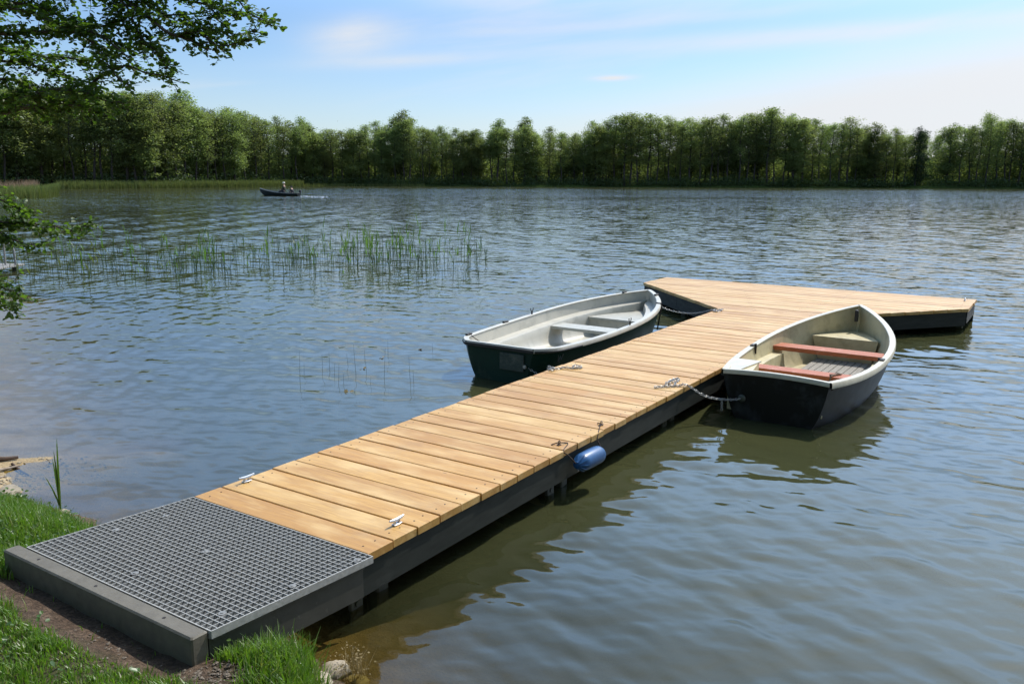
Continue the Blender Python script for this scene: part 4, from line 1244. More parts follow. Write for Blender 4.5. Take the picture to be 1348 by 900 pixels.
def quads(c, size, rr, flat=.5):
    """random leaf-clump quads"""
    n = len(c)
    nrm = rr.normal(0, 1, (n, 3)); nrm[:, 2] = np.abs(nrm[:, 2]) + flat
    nrm /= np.linalg.norm(nrm, axis=1, keepdims=True)
    a = np.cross(nrm, rr.normal(0, 1, (n, 3))); a /= np.linalg.norm(a, axis=1, keepdims=True) + 1e-9
    b = np.cross(nrm, a)
    S = size[:, None]
    j = lambda: rr.uniform(.55, 1.15, (n, 1))
    V = np.stack([c + a * S * j(), c + b * S * j() * .8, c - a * S * j(), c - b * S * j() * .8], 1).reshape(-1, 3)
    Fc = np.arange(n * 4).reshape(-1, 4)
    return V, Fc
def far_tree(name, seed, kind):
    """unit: metres, ~18 m tall"""
    rr = np.random.default_rng(seed)
    Ht = 18.0
    m = MB()
    bend = rr.normal(0, .35, 2); b2_ = rr.uniform(0, 6.28)
    ax_ = lambda z: Vector((bend[0] * (max(z, 0) / Ht) ** 1.5 + .15 * math.sin(z * .5 + b2_), bend[1] * (max(z, 0) / Ht) ** 1.5 + .12 * math.cos(z * .45 + b2_), z))
    zs_ = np.linspace(-.6, Ht * .97, 40)
    r0 = {'slender': .17, 'broad': .24, 'dense': .28, 'open': .22}[kind]
    m.tube([ax_(z) for z in zs_], [r0 * max(.12, (1 - max(z, 0) / Ht) ** .8) for z in zs_], 6)
    if False:       # second stem
        o2 = Vector((rr.uniform(.4, .9) * rr.choice([-1, 1]), rr.uniform(-.4, .4), 0))
        m.tube([ax_(z) * 1.0 + o2 * (max(z, 0) * .10) for z in zs_[:9]], [r0 * .65 * max(.15, 1 - max(z, 0) / (Ht * .75)) for z in zs_[:9]], 5)
    snap = lambda z: ax_(float(zs_[np.argmin(np.abs(zs_ - z))]))       # limbs leave the stem at its rings
    C, Sz = [], []
    def clump(c, n_, sp, fl, sz):
        C.append(np.array(c) + rr.normal(0, 1, (n_, 3)) * np.array([sp, sp, sp * fl])); Sz.append(rr.uniform(*sz, n_))
    if kind == 'slender':                # ascending limbs, lacy crown, stem visible
        for i in range(76):
            f_ = .30 + .70 * ((i + rr.random()) / 76) ** .85
            g = (f_ - .30) / .70
            L_ = (.6 + 1.9 * math.sin(min(1, g * .9 + .08) * PI) ** .7) * rr.uniform(.55, 1.2) * (1 if g < .9 else .6)
            az = rr.uniform(0, 6.28); d = Vector((math.cos(az), math.sin(az), 0)); up = rr.uniform(.25, .6) + g * .7
            b0 = snap(f_ * Ht * .93)
            pts = [b0, b0 + d * L_ * .5 + Vector((0, 0, L_ * up * .55)), b0 + d * L_ + Vector((0, 0, L_ * up * .8))]
            m.tube(pts, [.05 * (1.3 - f_), .03 * (1.2 - f_) + .006, .006], 4, caps=False)
            for k in range(4):
                t = .25 + .75 * (k + rr.random()) / 4
                c = pts[0].lerp(pts[1], min(1, t * 2)) if t < .5 else pts[1].lerp(pts[2], t * 2 - 1)
                if rr.random() < .78: clump(c, int(rr.uniform(10, 22)), rr.uniform(.34, .66), .6, (.08, .18))
    else:                                # lobed crown
        nlob, lo, hi, Rw, rl = {'broad': (25, .24, .92, 2.3, (1.2, 2.0)), 'open': (16, .50, .92, 2.2, (1.1, 1.7)), 'dense': (28, .14, .90, 2.4, (1.4, 2.1))}[kind]
        for i in range(nlob):
            g = (i + rr.random()) / nlob; z0 = Ht * (lo + (hi - lo) * g)
            R_ = Rw * (math.sin(min(1, .16 + .80 * g) * PI) ** .6) * math.sqrt(rr.uniform(.1, 1)); az = rr.uniform(0, 6.28) + i * 2.4
            c0 = ax_(z0) + Vector((R_ * math.cos(az), R_ * math.sin(az), 0)); rad = rr.uniform(*rl) * (1 - .3 * g)
            b0 = snap(max(1.5, z0 - 2.2)); m.tube([b0, b0.lerp(c0, .5) + Vector((0, 0, .2)), c0], [.06, .04, .012], 4, caps=False)
            for k in range(int(22 * rad ** 1.5)):
                v_ = rr.normal(0, 1, 3); v_ /= np.linalg.norm(v_); v_[2] = v_[2] * .8
                q_ = np.array(c0) + v_ * rad * rr.uniform(.55, 1.05)
                clump(q_, int(rr.uniform(9, 18)), rr.uniform(.28, .52), .6, (.09, .20))
        if kind == 'broad':              # sparse low twigs along the stem
            for i in range(26):
                z0 = rr.uniform(.1, .34) * Ht; az = rr.uniform(0, 6.28); L_ = rr.uniform(.6, 2.2)
                b0 = snap(z0); e = b0 + Vector((L_ * math.cos(az), L_ * math.sin(az), L_ * rr.uniform(0, .4)))
                m.tube([b0, e], [.03, .006], 4, caps=False)
                for t in (.5, .8, 1.0): clump(b0.lerp(e, t), int(rr.uniform(8, 16)), .32, .45, (.10, .22))
    C = np.concatenate(C); Sz = np.concatenate(Sz)
    trunk = m.build('trunk', M['far_bark'], None)
    V, Fc = quads(C, Sz, rr)
    crown = np_mesh('crown', V, Fc, M['dark_leaf'] if kind == 'dense' else M['far_leaf'])
    return trunk, crown
protos_t = {}
for kind, n_ in (('slender', 7), ('broad', 6), ('dense', 1), ('open', 3)):
    protos_t[kind] = [far_tree('tree', 300 + hash(kind[0]) % 1 + 17 * i + {'slender': 0, 'broad': 100, 'dense': 200, 'open': 400}[kind], kind) for i in range(n_)]
used_t = set()
def place_tree(x, y, height, kind, name, label, group, wide=1.0, var=None, lean=0.0):
    i = rnd.randrange(len(protos_t[kind])) if var is None else var
    root = empty(name, (x, y, far_z(x, y)), rnd.uniform(0, 6.28))
    tr, cr = protos_t[kind][i]
    if (kind, i) in used_t:
        tr, cr = link_copy(tr), link_copy(cr)
    used_t.add((kind, i))
    tr.parent = root; cr.parent = root
    k_ = height / 18.0
    root.scale = (k_ * wide, k_ * wide, k_)
    root.rotation_euler[0] = rnd.gauss(0, .015) + lean
    tag(root, label, 'tree', group)
    return root
def shore_dist(px):                         # distance (world y) of the far waterline seen in that column
    return float(np.interp(px, SPX, SPY))
def pix(p):
    v = Vector(p) - Vector((0, 0, H))
    c, s = math.cos(PITCH), math.sin(PITCH)
    yc = v.y * c - v.z * s; zc = v.y * s + v.z * c
    u, w_ = v.x / yc * F, -zc / yc * F
    c, s = math.cos(ROLL), math.sin(ROLL)
    return 674 + c * u - s * w_, 450 + s * u + c * w_
far_pts = [(pix((p.x, p.y, 0))[0], p) for p in sh_pts if p.y > 100]
far_pts = [q_ for q_ in far_pts if q_[1].x > -79]
fp = sorted([(a, p.y) for a, p in far_pts if p.x > -70 and p.y > 145])
SPX = [-250, 0, 75] + [a for a, _ in fp]; SPY = [132, 138, 146] + [b for _, b in fp]
def far_z(x, y):
    px, _ = pix((x, y, 0))
    d_ = (math.hypot(x, y)) - shore_dist(px) * math.hypot(x, y) / y
    return float(np.interp(d_, [0, 2, 6, 14, 26, 40], [.1, .4, .65, 1.7, 4.1, 6.7])) - .15
PRX = [-200, 0, 100, 200, 260, 300, 350, 380, 398, 425, 450, 480, 505, 530, 550, 565, 600, 640, 660, 690, 705, 725, 745, 780, 800, 820, 850, 880, 920, 960, 1000, 1015, 1050, 1090, 1130, 1170, 1190, 1212, 1232, 1250, 1300, 1348, 1500]
PRY = [112, 112, 115, 121, 126, 139, 153, 158, 154, 170, 171, 162, 152, 147, 155, 165, 168, 165, 162, 165, 168, 165, 172, 164, 160, 151, 153, 149, 152, 151, 145, 142, 150, 156, 160, 168, 176, 168, 168, 160, 155, 158, 158]
def height_at(px, dist, x, y):
    py = float(np.interp(px, PRX, PRY))
    return at_y(px, py, y).z - far_z(x, y)
rows_ = []
LEFT_LAB = ('tall leafy tree of the nearer wood, its foot behind the reed fringe', 'trees of the nearer wood behind the reed fringe')
def row(x0, x1, stepf, off, hf, kinds, seed, label_of):
    global rnd
    px = x0
    while px < x1:
        px += stepf * rnd.uniform(.65, 1.35)
        yb = shore_dist(px) + off * rnd.uniform(.7, 1.3)
        p = at_y(px, 250, yb); x, y = p.x, yb
        h_ = height_at(px, yb, x, y) * rnd.uniform(*hf)
        kind = rnd.choice(kinds)
        lab, grp, nm = label_of(px, kind)
        place_tree(x, y, h_, kind, nm, lab, grp, rnd.uniform(1.05, 1.6))
def lab_front(px, kind):
    if px < 410: return ('tall leafy tree of the nearer wood, its foot right behind the green reed fringe', 'front trees behind the reed fringe', 'deciduous_tree')
    if kind == 'slender': return ('slender tree with feathery crown and thin dark trunk standing at the far waterline', 'slender trees along the far waterline', 'alder_tree')
    return ('bushy tree leafed almost to the ground at the far waterline', 'bushy trees along the far waterline', 'deciduous_tree')
def lab_mid(px, kind):
    if px < 410: return ('tree standing deeper in the nearer wood, behind its front trees', 'inner trees of the nearer wood', 'deciduous_tree')
    return ('tree of the second row, seen between the trunks of the far waterline trees', 'second row trees of the far wood', 'deciduous_tree')
def lab_back(px, kind):
    return ('tree at the back of the far wood with only its crown showing', 'back row trees of the far wood', 'deciduous_tree')
row(-60, 410, 14, 4, (.88, 1.04), ['slender', 'slender', 'broad', 'slender', 'open'], 1, lab_front)
row(410, 790, 13, 3.5, (.82, 1.06), ['slender', 'slender', 'broad', 'slender', 'open'], 2, lab_front)
row(790, 1185, 11.5, 3.5, (.86, 1.10), ['slender'] * 7 + ['broad'], 3, lab_front)
row(1232, 1420, 12, 3.5, (.86, 1.08), ['slender'] * 6 + ['broad'], 4, lab_front)
row(-60, 410, 19, 12, (.96, 1.08), ['slender', 'open', 'slender', 'broad'], 5, lab_mid)
row(410, 800, 17, 10, (.86, 1.03), ['slender', 'slender', 'broad'], 6, lab_mid)
row(800, 1420, 18, 10, (.88, 1.03), ['slender', 'broad', 'slender'], 8, lab_mid)
row(-60, 1420, 21, 27, (.80, .98), ['broad', 'broad', 'dense'], 7, lab_back)
def special(px, py, off, kind, label, wide, var=0):
    yb = shore_dist(px) + off; p = at_y(px, py, yb)
    place_tree(p.x, yb, p.z - far_z(p.x, yb), kind, 'deciduous_tree', label, None, wide, var)
special(1212, 163, 2.0, 'dense', 'dark rounded densely leaved tree filling the gap between the slender trees of the far shore', 1.0)
special(526, 141, 7, 'broad', 'tallest broad-crowned tree rising above the middle of the far wood', 1.25, 1)
special(575, 166, 14, 'open', 'open rounded crown on the skyline just beside the tallest broad tree', .9, 0)
special(655, 153, 14, 'open', 'rounded open crown on the skyline, first of a pair of round crowns', 1.0, 1)
special(691, 149, 15, 'open', 'rounded open crown on the skyline, the taller of a pair of round crowns', 1.0, 0)
special(398, 150, 9, 'open', 'tree with open umbrella crown at the end of the nearer wood, above the fishing boat', .95, 1)
special(1015, 138, 5, 'slender', 'highest feathery tree crown of the slender row on the far shore', 1.35, 2)
special(1304, 144, 9, 'slender', 'thin almost bare crown sticking up above the slender trees', .8, 3)
special(780, 156, 8, 'slender', 'thin feathery crown rising alone beside a dip of the skyline', 1.0, 1)
# thicket at the foot of the far wood
def thicket(name, x0, x1, n_, hmax, offs, mat, seed, sz=(.18, .42)):
    rr = np.random.default_rng(seed); C = []
    for i in range(n_):
        px = rr.uniform(x0, x1); yb = shore_dist(px) + rr.uniform(*offs)
        p = at_y(px, 250, yb); z0 = far_z(p.x, yb)
        hh = hmax * rr.uniform(.4, 1) ; k_ = rr.integers(50, 90)
        c = rr.normal(0, 1, (k_, 3)) * np.array([.75, .75, hh * .28]) + np.array([p.x, yb, z0 + hh * .45])
        c[:, 2] = np.maximum(c[:, 2], z0 + .03)
        C.append(c)
    C = np.concatenate(C)
    V, Fc = quads(C, rr.uniform(*sz, len(C)), rr, .2)
    o_ = np_mesh(name, V, Fc, mat); tag(o_, kind='stuff')
thicket('shore_undergrowth', 410, 1430, 620, 2.6, (1.0, 4.0), M['bush_leaf'], 61, (.10, .24))
thicket('wood_undergrowth', -60, 1430, 1500, 9.0, (6, 20), M['far_leaf'], 62, (.16, .36))
thicket('wood_edge_undergrowth', -60, 410, 260, 3.0, (2.0, 9.0), M['bush_leaf'], 63, (.10, .24))
# reed fringe of the nearer shore
def fringe(name, pts, n_, hr, mat, seed, depth, w=.05):
    rr = np.random.default_rng(seed)
    P = np.array(pts, float); L_ = np.r_[0, np.cumsum(np.hypot(*np.diff(P, axis=0).T))]
    u = rr.uniform(0, L_[-1], n_)
    x = np.interp(u, L_, P[:, 0]); y = np.interp(u, L_, P[:, 1])
    rad = np.hypot(x, y); off = rr.uniform(0, 1, n_) * depth
    x, y = x * (1 + off / rad), y * (1 + off / rad)
    V, Fc = blades(x, y, np.full(n_, -.05), rr.uniform(*hr, n_), np.full(n_, w), rr, .25)
    o_ = np_mesh(name, V, Fc, mat); tag(o_, kind='stuff')
A1 = [at_z(px, py, 0) for px, py in ((75, 249.6), (120, 249.2), (200, 248.4), (300, 247.4), (400, 245.9), (470, 245.6), (560, 246.0))]
fringe('reed_fringe', [(p.x, p.y) for p in A1[:5]], 9000, (.9, 1.7), M['reed_far'], 71, 4.0, .07)
fringe('reed_fringe', [(p.x, p.y) for p in A1[4:]], 1600, (.4, 1.0), M['reed_far'], 72, 2.5, .07)
A2 = [at_z(px, py, 0) for px, py in ((-40, 264.5), (0, 263.5), (40, 262.2), (66, 260.5), (78, 257.5))]
fringe('reed_belt', [(p.x, p.y) for p in A2], 5000, (.9, 1.5), M['reed_far'], 73, 9.0, .05)
A3 = [at_z(px, py, 0) for px, py in ((-60, 258.5), (0, 257.5), (30, 256.5), (52, 255))]
fringe('dry_reed_belt', [(p.x, p.y) for p in A3], 2600, (.5, 1.9), M['reed_dry'], 74, 16.0, .04)

# ---------------------------------------------------------------- fishing boat with two people
fbp = at_z(369, 258.6, 0)
fb_ = empty('fishing_boat', (fbp.x + 2.15, fbp.y - .2, 0), PI - .10)
tag(fb_, 'dark open motor boat with two people crossing the lake in front of the wood', 'fishing boat')
b3 = Boat(4.5, .80, .60, .40, .92, .22, 2.2, 1.25, .15, .15, .55); b3.camber = 0
make_hull(b3, fb_, M['boat_dark'])
make_liner(b3, fb_, M['boat_grey'], None, floor=.15)
make_rail(b3, fb_, M['boat_grey'], inset=.05, outset=.02, ht=.05)
thwart(b3, fb_, 1.5, 1.8, .32, M['boat_grey']); thwart(b3, fb_, .5, .85, .30, M['boat_grey'])
m = MB(); m.rbox(-.30, -.05, -.14, .14, .42, .72, .04); m.rbox(-.22, -.10, -.05, .05, -.35, .42, .02); m.build('outboard_motor', M['rubber'], fb_)
def person(name, loc, rz, label, tops, legs, hat, seat=.35, scale=1.0, lean=0.0, arm_fwd=.25):
    root = empty(name, loc, rz)
    tag(root, label, 'person')
    def skin_chain(nm, verts, edges, rad, mat, root_i=0):
        me = bpy.data.meshes.new(nm); me.from_pydata([Vector(v) * scale for v in verts], edges, [])
        o_ = bpy.data.objects.new(nm, me); COL.objects.link(o_); o_.parent = root
        md = o_.modifiers.new('skin', 'SKIN')
        for i, r_ in enumerate(rad):
            me.skin_vertices[0].data[i].radius = (r_ * scale, r_ * scale)
        me.skin_vertices[0].data[root_i].use_root = True
        sb = o_.modifiers.new('sub', 'SUBSURF'); sb.levels = 1; sb.render_levels = 1
        me.materials.append(mat)
        return o_
    z = seat
    V_ = [(0, 0, z + .05), (lean * .4, 0, z + .30), (lean, 0, z + .52), (lean * 1.1, 0, z + .60), (lean * 1.2 + .01, 0, z + .70), (lean * 1.2 + .02, 0, z + .80)]
    R_ = [.13, .12, .11, .05, .085, .075]
    E_ = [(0, 1), (1, 2), (2, 3), (3, 4), (4, 5)]
    for sg in (1, -1):
        b = len(V_)
        V_ += [(lean, sg * .18, z + .49), (lean + arm_fwd * .3, sg * .24, z + .26), (lean + arm_fwd, sg * .18, z + .18), (lean + arm_fwd + .1, sg * .16, z + .17)]
        R_ += [.06, .048, .036, .04]; E_ += [(2, b), (b, b + 1), (b + 1, b + 2), (b + 2, b + 3)]
        b = len(V_)
        V_ += [(.06, sg * .10, z + .03), (.42, sg * .13, z + .06), (.48, sg * .13, z - .26), (.58, sg * .13, z - .28)]
        R_ += [.085, .062, .045, .04]; E_ += [(0, b), (b, b + 1), (b + 1, b + 2), (b + 2, b + 3)]
    skin_chain('body', V_, E_, R_, M['skin'])
    V2 = [(0, 0, z + .02), (lean * .4, 0, z + .30), (lean, 0, z + .52)]; R2_ = [.165, .16, .145]; E2 = [(0, 1), (1, 2)]
    for sg in (1, -1):
        b = len(V2); V2 += [(lean, sg * .19, z + .50), (lean + arm_fwd * .3, sg * .245, z + .26), (lean + arm_fwd * .95, sg * .185, z + .185)]
        R2_ += [.08, .066, .052]; E2 += [(2, b), (b, b + 1), (b + 1, b + 2)]
    skin_chain('jacket', V2, E2, R2_, tops)
    V3 = [(0, 0, z + .05)]; R3 = [.155]; E3 = []
    for sg in (1, -1):
        b = len(V3); V3 += [(.08, sg * .10, z + .03), (.42, sg * .13, z + .06), (.48, sg * .13, z - .22)]
        R3 += [.105, .08, .065]; E3 += [(0, b), (b, b + 1), (b + 1, b + 2)]
    skin_chain('trousers', V3, E3, R3, legs)
    m = MB(); hx = (lean * 1.2 + .015) * scale; hz = (z + .77) * scale
    if hat == 'hat':
        m.lathe([(.17 * scale, 0), (.175 * scale, .012), (.105 * scale, .02), (.10 * scale, .09), (.07 * scale, .125), (.0, .13)], 14, Matrix.Translation((hx, 0, hz)))
        m.build('hat', M['pale_cloth'], root, smooth=True)
    else:
        m.lathe([(.088 * scale, -.03), (.096 * scale, .02), (.085 * scale, .07), (.05 * scale, .105), (.0, .115)], 14, Matrix.Translation((hx - .012, 0, hz)))
        m.build('hair', M['dark_cloth'], root, smooth=True)
    m = MB()
    for sg in (1, -1):
        m.lathe([(.010, 0), (.008, .006), (0, .008)], 6, Matrix.Translation((hx + .072, sg * .032, hz - .02)) @ Matrix.Rotation(PI / 2, 4, 'Y'))
    m.build('eyes', M['dark_cloth'], root)
    m = MB(); m.tube([(hx + .07, 0, hz - .02), (hx + .10, 0, hz - .055), (hx + .075, 0, hz - .06)], [.008, .016, .010], 6); m.build('nose', M['skin'], root)
    return root
def fb_w(x, y, z):
    c, s = math.cos(PI - .10), math.sin(PI - .10)
    return (fb_.location.x + c * x - s * y, fb_.location.y + s * x + c * y, z)
pa = person('person', fb_w(1.66, .05, 0), PI - .10, 'person in a pale brimmed hat and olive jacket upright in the distant boat', M['olive_cloth'], M['dark_cloth'], 'hat', seat=.44, scale=1.22)
pb = person('person', fb_w(.72, -.1, 0), PI - .35, 'dark-haired person in dark clothes sitting low at the stern of the distant boat', M['dark_cloth'], M['dark_cloth'], 'hair', seat=.30, scale=1.0, lean=.12)
# wake foam
m = MB(); rr = random.Random(9)
def foam_patch(px, py, lx, ly):
    c = at_z(px, py, .08); n_ = 9
    m.add([(c.x, c.y, .10)] + [(c.x + lx * math.cos(2 * PI * i / n_) * rr.uniform(.6, 1.2), c.y + ly * math.sin(2 * PI * i / n_) * rr.uniform(.6, 1.2), .07) for i in range(n_)],
          [(0, 1 + i, 1 + (i + 1) % n_) for i in range(n_)])
for px in np.linspace(396, 428, 18): foam_patch(px + rr.uniform(-2, 2), 258.3 + rr.uniform(-.5, 1.0) + (px - 396) * .015, rr.uniform(.08, .24), rr.uniform(.06, .22))
o = m.build('wake_foam', M['foam'], smooth=True); tag(o, kind='stuff')

# ---------------------------------------------------------------- neighbour bathing jetty with handrail at the picture's left edge
bj = empty('bathing_jetty', at_z(6, 362, 0), 0)
tag(bj, 'end of a small grey bathing jetty with a curved pale handrail behind the hanging branches', 'jetty')
m = MB()
for i in range(14): m.rbox(-2.6, .12, -.55 + i * .085, -.55 + i * .085 + .078, .16, .20, .004)
m.build('deck', M['grey_wood'], bj)
for x, y in ((-.05, -.45), (-.05, .5), (-1.6, -.45), (-1.6, .5)):
    m = MB(); m.tube([(x, y, -2.4), (x, y, .158)], .05, 8); m.build('pile', M['pile'], bj, smooth=True)
for y in (-.40, .30):
    m = MB()
    m.tube([(.10, y, .20), (.10, y, .52), (.06, y, .62), (-.02, y, .70), (-.35, y, .88), (-.9, y, .98), (-1.5, y, .98)], .024, 8)
    m.build('handrail', M['galv_clip'], bj, smooth=True)
    for x, z in ((-.13, .76), (-.6, .93), (-1.3, .98)):
        m = MB(); m.tube([(x, y, .20), (x, y, z - .02)], .022, 8); m.build('rail_post', M['grey_wood'], bj, smooth=True)

# ---------------------------------------------------------------- overhanging alder on the left
al = empty('alder_tree', (-6.6, 7.9, float(terrain(np.array(-6.6), np.array(7.9)))))
tag(al, 'leafy alder on the left bank, its branches hanging over the near water', 'tree')
base = Vector(al.location)
m = MB()
tp = [(-6.6, 7.9, base.z - .3), (-6.5, 7.85, 1.0), (-6.35, 7.8, 2.2), (-6.1, 7.7, 3.6), (-5.95, 7.7, 5.2), (-5.8, 7.6, 7.2), (-5.75, 7.6, 9.4)]
m.tube([Vector(p) - base for p in tp], [.24, .20, .18, .16, .13, .09, .04], 12)
m.build('trunk', M['bark'], al, smooth='full')
limbs = []
def limb(pxs, r0, r1, Y0=7.6, Y1=7.2, z0=None):
    pts = []
    for i, (px, py) in enumerate(pxs):
        Y_ = Y0 + (Y1 - Y0) * i / (len(pxs) - 1)
        pts.append(at_y(px, py, Y_))
    pts = resample(pts, .05)
    limbs.append((pts, r0, r1))
tA = (-140, 40)
lim = [
    ([(-190, -160), (0, -80), (110, -35), (150, -10), (173, 7), (213, 37), (253, 55), (277, 65)], .045, .010, 7.7, 7.1, 1.5),
    ([(233, 47), (246, 40), (262, 44), (285, 58), (306, 59), (330, 50)], .012, .004, 7.2, 7.1, 1.5),
    ([(-190, -200), (60, -120), (200, -60), (262, -20), (275, 8), (280, 14), (285, 28)], .03, .006, 7.7, 7.3, 1.2),
    ([(276, 9), (290, 12), (297, 18)], .007, .003, 7.3, 7.2, 1.2),
    ([(-190, -230), (120, -110), (250, -40), (308, -2), (330, 18), (345, 29), (362, 33)], .026, .004, 7.7, 7.0, 1.3),
    ([(-180, 150), (-40, 150), (60, 140), (97, 137), (130, 103), (167, 88), (200, 98), (236, 106)], .035, .005, 7.7, 7.2, 1.2),
    ([(-190, 60), (-60, 62), (0, 45), (50, 42), (100, 40), (140, 52), (168, 76)], .04, .006, 7.7, 7.0, 1.2),
    ([(-190, 20), (-50, 20), (30, 6), (75, 20), (105, 36), (140, 33), (160, 27)], .035, .005, 7.7, 7.3, 1.2),
    ([(-190, 100), (-50, 100), (20, 108), (75, 132), (105, 140), (135, 146)], .03, .005, 7.7, 7.1, 1.3),
    ([(120, -34), (160, 0), (168, 12), (175, 30), (186, 48), (206, 70)], .018, .004, 7.4, 7.2, 1.6),
    ([(-190, -40), (-40, -25), (60, -12), (150, -8), (220, -5), (280, 10), (320, 22), (350, 28)], .03, .004, 7.7, 7.4, 1.5),
    ([(60, -60), (150, -25), (200, 12), (235, 22), (275, 40), (310, 44), (340, 40)], .016, .003, 7.6, 7.2, 1.5),
    ([(150, 5), (170, 45), (196, 62), (215, 78), (222, 92)], .012, .003, 7.5, 7.1, 1.4),
    ([(-190, 80), (-30, 78), (40, 85), (90, 100), (120, 122)], .028, .004, 7.9, 7.5, 1.4),
    ([(-190, 30), (-30, 60), (40, 72), (110, 78), (150, 62), (190, 66)], .026, .004, 8.0, 7.6, 1.1),
    ([(-190, -20), (-20, 2), (50, 22), (120, 55), (150, 96), (172, 118)], .026, .004, 7.4, 6.9, 1.1),
    ([(-190, 130), (-40, 128), (20, 128), (60, 120), (95, 118), (140, 132), (165, 138)], .024, .004, 7.5, 6.8, 1.4),
    # low branches
    ([(-190, 262), (-60, 278), (0, 291), (30, 290), (60, 296), (90, 303), (113, 299)], .024, .004, 7.7, 7.2, 1.3),
    ([(-190, 240), (-60, 250), (0, 262), (22, 275), (40, 290)], .02, .004, 7.8, 7.5, 1.2),
    ([(-190, 300), (-60, 300), (-10, 308), (30, 318), (55, 326)], .02, .004, 7.6, 7.4, 1.0),
    ([(-190, 330), (-60, 345), (-10, 368), (14, 384), (34, 394)], .02, .004, 7.6, 7.2, 1.4),
    ([(-190, 350), (-60, 362), (-20, 385), (0, 400), (20, 412)], .018, .004, 7.7, 7.4, 1.4),
]
leafc, leafa, leaft, leafs = [], [], [], []
lr = np.random.default_rng(77)
twig_mb = MB()
for (pxs, r0, r1, Y0, Y1, dens) in lim:
    pts = resample([at_y(px, py, Y0 + (Y1 - Y0) * i / (len(pxs) - 1)) for i, (px, py) in enumerate(pxs)], .045)
    # gentle irregularity
    n_ = len(pts)
    pts = [p + Vector((0, .02 * math.sin(i * .7), .010 * math.sin(i * .9 + r0 * 300))) for i, p in enumerate(pts)]
    mm = MB(); mm.tube([p - base for p in pts], [r0 + (r1 - r0) * (i / (n_ - 1)) ** .7 for i in range(n_)], 7)
    mm.build('branch', M['bark'], al, smooth=True)
    for i, p in enumerate(pts):
        px, py = pix(p)
        if px < -60 or py < -60: continue
        if lr.random() > .85 * dens: continue
        f_ = i / n_
        d = (pts[min(i + 1, n_ - 1)] - pts[max(i - 1, 0)]).normalized()
        for _t in range((2 if f_ < .8 else 1) + (lr.random() < .5) + (px < 150)):
            q_ = Vector(lr.normal(0, 1, 3)); q_.z = q_.z * .55 - .10
            dirv = (d * .75 + q_.normalized() * .95).normalized()
            L_ = lr.uniform(.10, .30) * (1.1 - .5 * f_)
            tw = []; cur = p.copy(); dv_ = dirv.copy()
            steps = max(3, int(L_ / .035))
            for k in range(steps + 1):
                tw.append(cur.copy())
                dv_ = (dv_ + Vector(lr.normal(0, .16, 3)) + Vector((0, 0, .02))).normalized()
                cur = cur + dv_ * .035
            twig_mb.tube([a - base for a in tw], [.0035 - .0022 * k / steps for k in range(steps + 1)], 4, caps=False)
            for k, a in enumerate(tw[1:]):
                for sd in range(1 + (lr.random() < .95) + (lr.random() < .25)):
                    az = math.atan2(dv_.y, dv_.x) + (1 if (k + sd) % 2 else -1) * lr.uniform(.5, 1.3)
                    leafc.append(a + Vector(lr.normal(0, .008, 3))); leafa.append(az); leaft.append(lr.normal(-.15, .45)); leafs.append(lr.uniform(.032, .054))
twig_mb.build('twigs', M['bark'], al)
c = np.array([tuple(v) for v in leafc]) - np.array(base)
V, Fc = leaf_discs(c, np.array(leafa), np.array(leaft), np.array(leafs), lr, .3)
np_mesh('foliage', V, Fc, M['leaf'], al)
# upper crown above the picture: it shades and is mirrored by the water
C, Sz = [], []
for i in range(150):
    f_ = lr.random(); z = 4.6 + 5.5 * f_; R_ = 2.6 * math.sin((.15 + .8 * (1 - f_)) * PI * .6)
    az = lr.uniform(0, 6.28); rr_ = R_ * math.sqrt(lr.random())
    c0 = np.array([-6.0 + rr_ * math.cos(az), 7.8 + rr_ * math.sin(az), z])
    C.append(c0 + lr.normal(0, 1, (34, 3)) * np.array([.3, .3, .14])); Sz.append(lr.uniform(.05, .10, 34))
C = np.concatenate(C) - np.array(base); Sz = np.concatenate(Sz)
V, Fc = leaf_discs(C, lr.uniform(0, 6.28, len(C)), lr.normal(0, .4, len(C)), Sz, lr, .3)
np_mesh('crown', V, Fc, M['leaf'], al)
print('leaves', len(leafc))

# unseen foliage added behind the viewpoint to keep open sky off landward faces
C = []
wr2 = np.random.default_rng(88)
for i in range(460):
    az = wr2.uniform(-2.0, 2.0) + PI; d_ = wr2.uniform(11, 19); z = wr2.uniform(0, 1) ** .8 * 15
    C.append(np.array([d_ * math.sin(az), d_ * math.cos(az), 1 + z]) + wr2.normal(0, 1, (40, 3)) * np.array([1.1, 1.1, .5]))
C = np.concatenate(C)
V, Fc = quads(C, wr2.uniform(.2, .5, len(C)), wr2, .3)
o = np_mesh('added_shade_foliage', V, Fc, M['far_leaf']); tag(o, kind='stuff')

# ---------------------------------------------------------------- sky and sun
SUN_AZ, SUN_EL = math.radians(45), math.radians(51)
w = bpy.data.worlds.new('World'); sc.world = w; w.use_nodes = True
t = w.node_tree; t.nodes.clear()
out = t.nodes.new('ShaderNodeOutputWorld'); bg = t.nodes.new('ShaderNodeBackground')
sky = t.nodes.new('ShaderNodeTexSky'); sky.sky_type = 'NISHITA'; sky.sun_disc = False
sky.sun_elevation = SUN_EL; sky.sun_rotation = SUN_AZ
sky.altitude = 0; sky.air_density = 1.0; sky.dust_density = 0.7; sky.ozone_density = 2.5
bg.inputs[1].default_value = 0.13
tc = t.nodes.new('ShaderNodeTexCoord')
def wn(typ, **kw):
    x = t.nodes.new(typ)
    for k, v in kw.items(): setattr(x, k, v)
    return x
def wl(a, b): t.links.new(a, b)
sep = wn('ShaderNodeSeparateXYZ'); wl(tc.outputs['Generated'], sep.inputs[0])
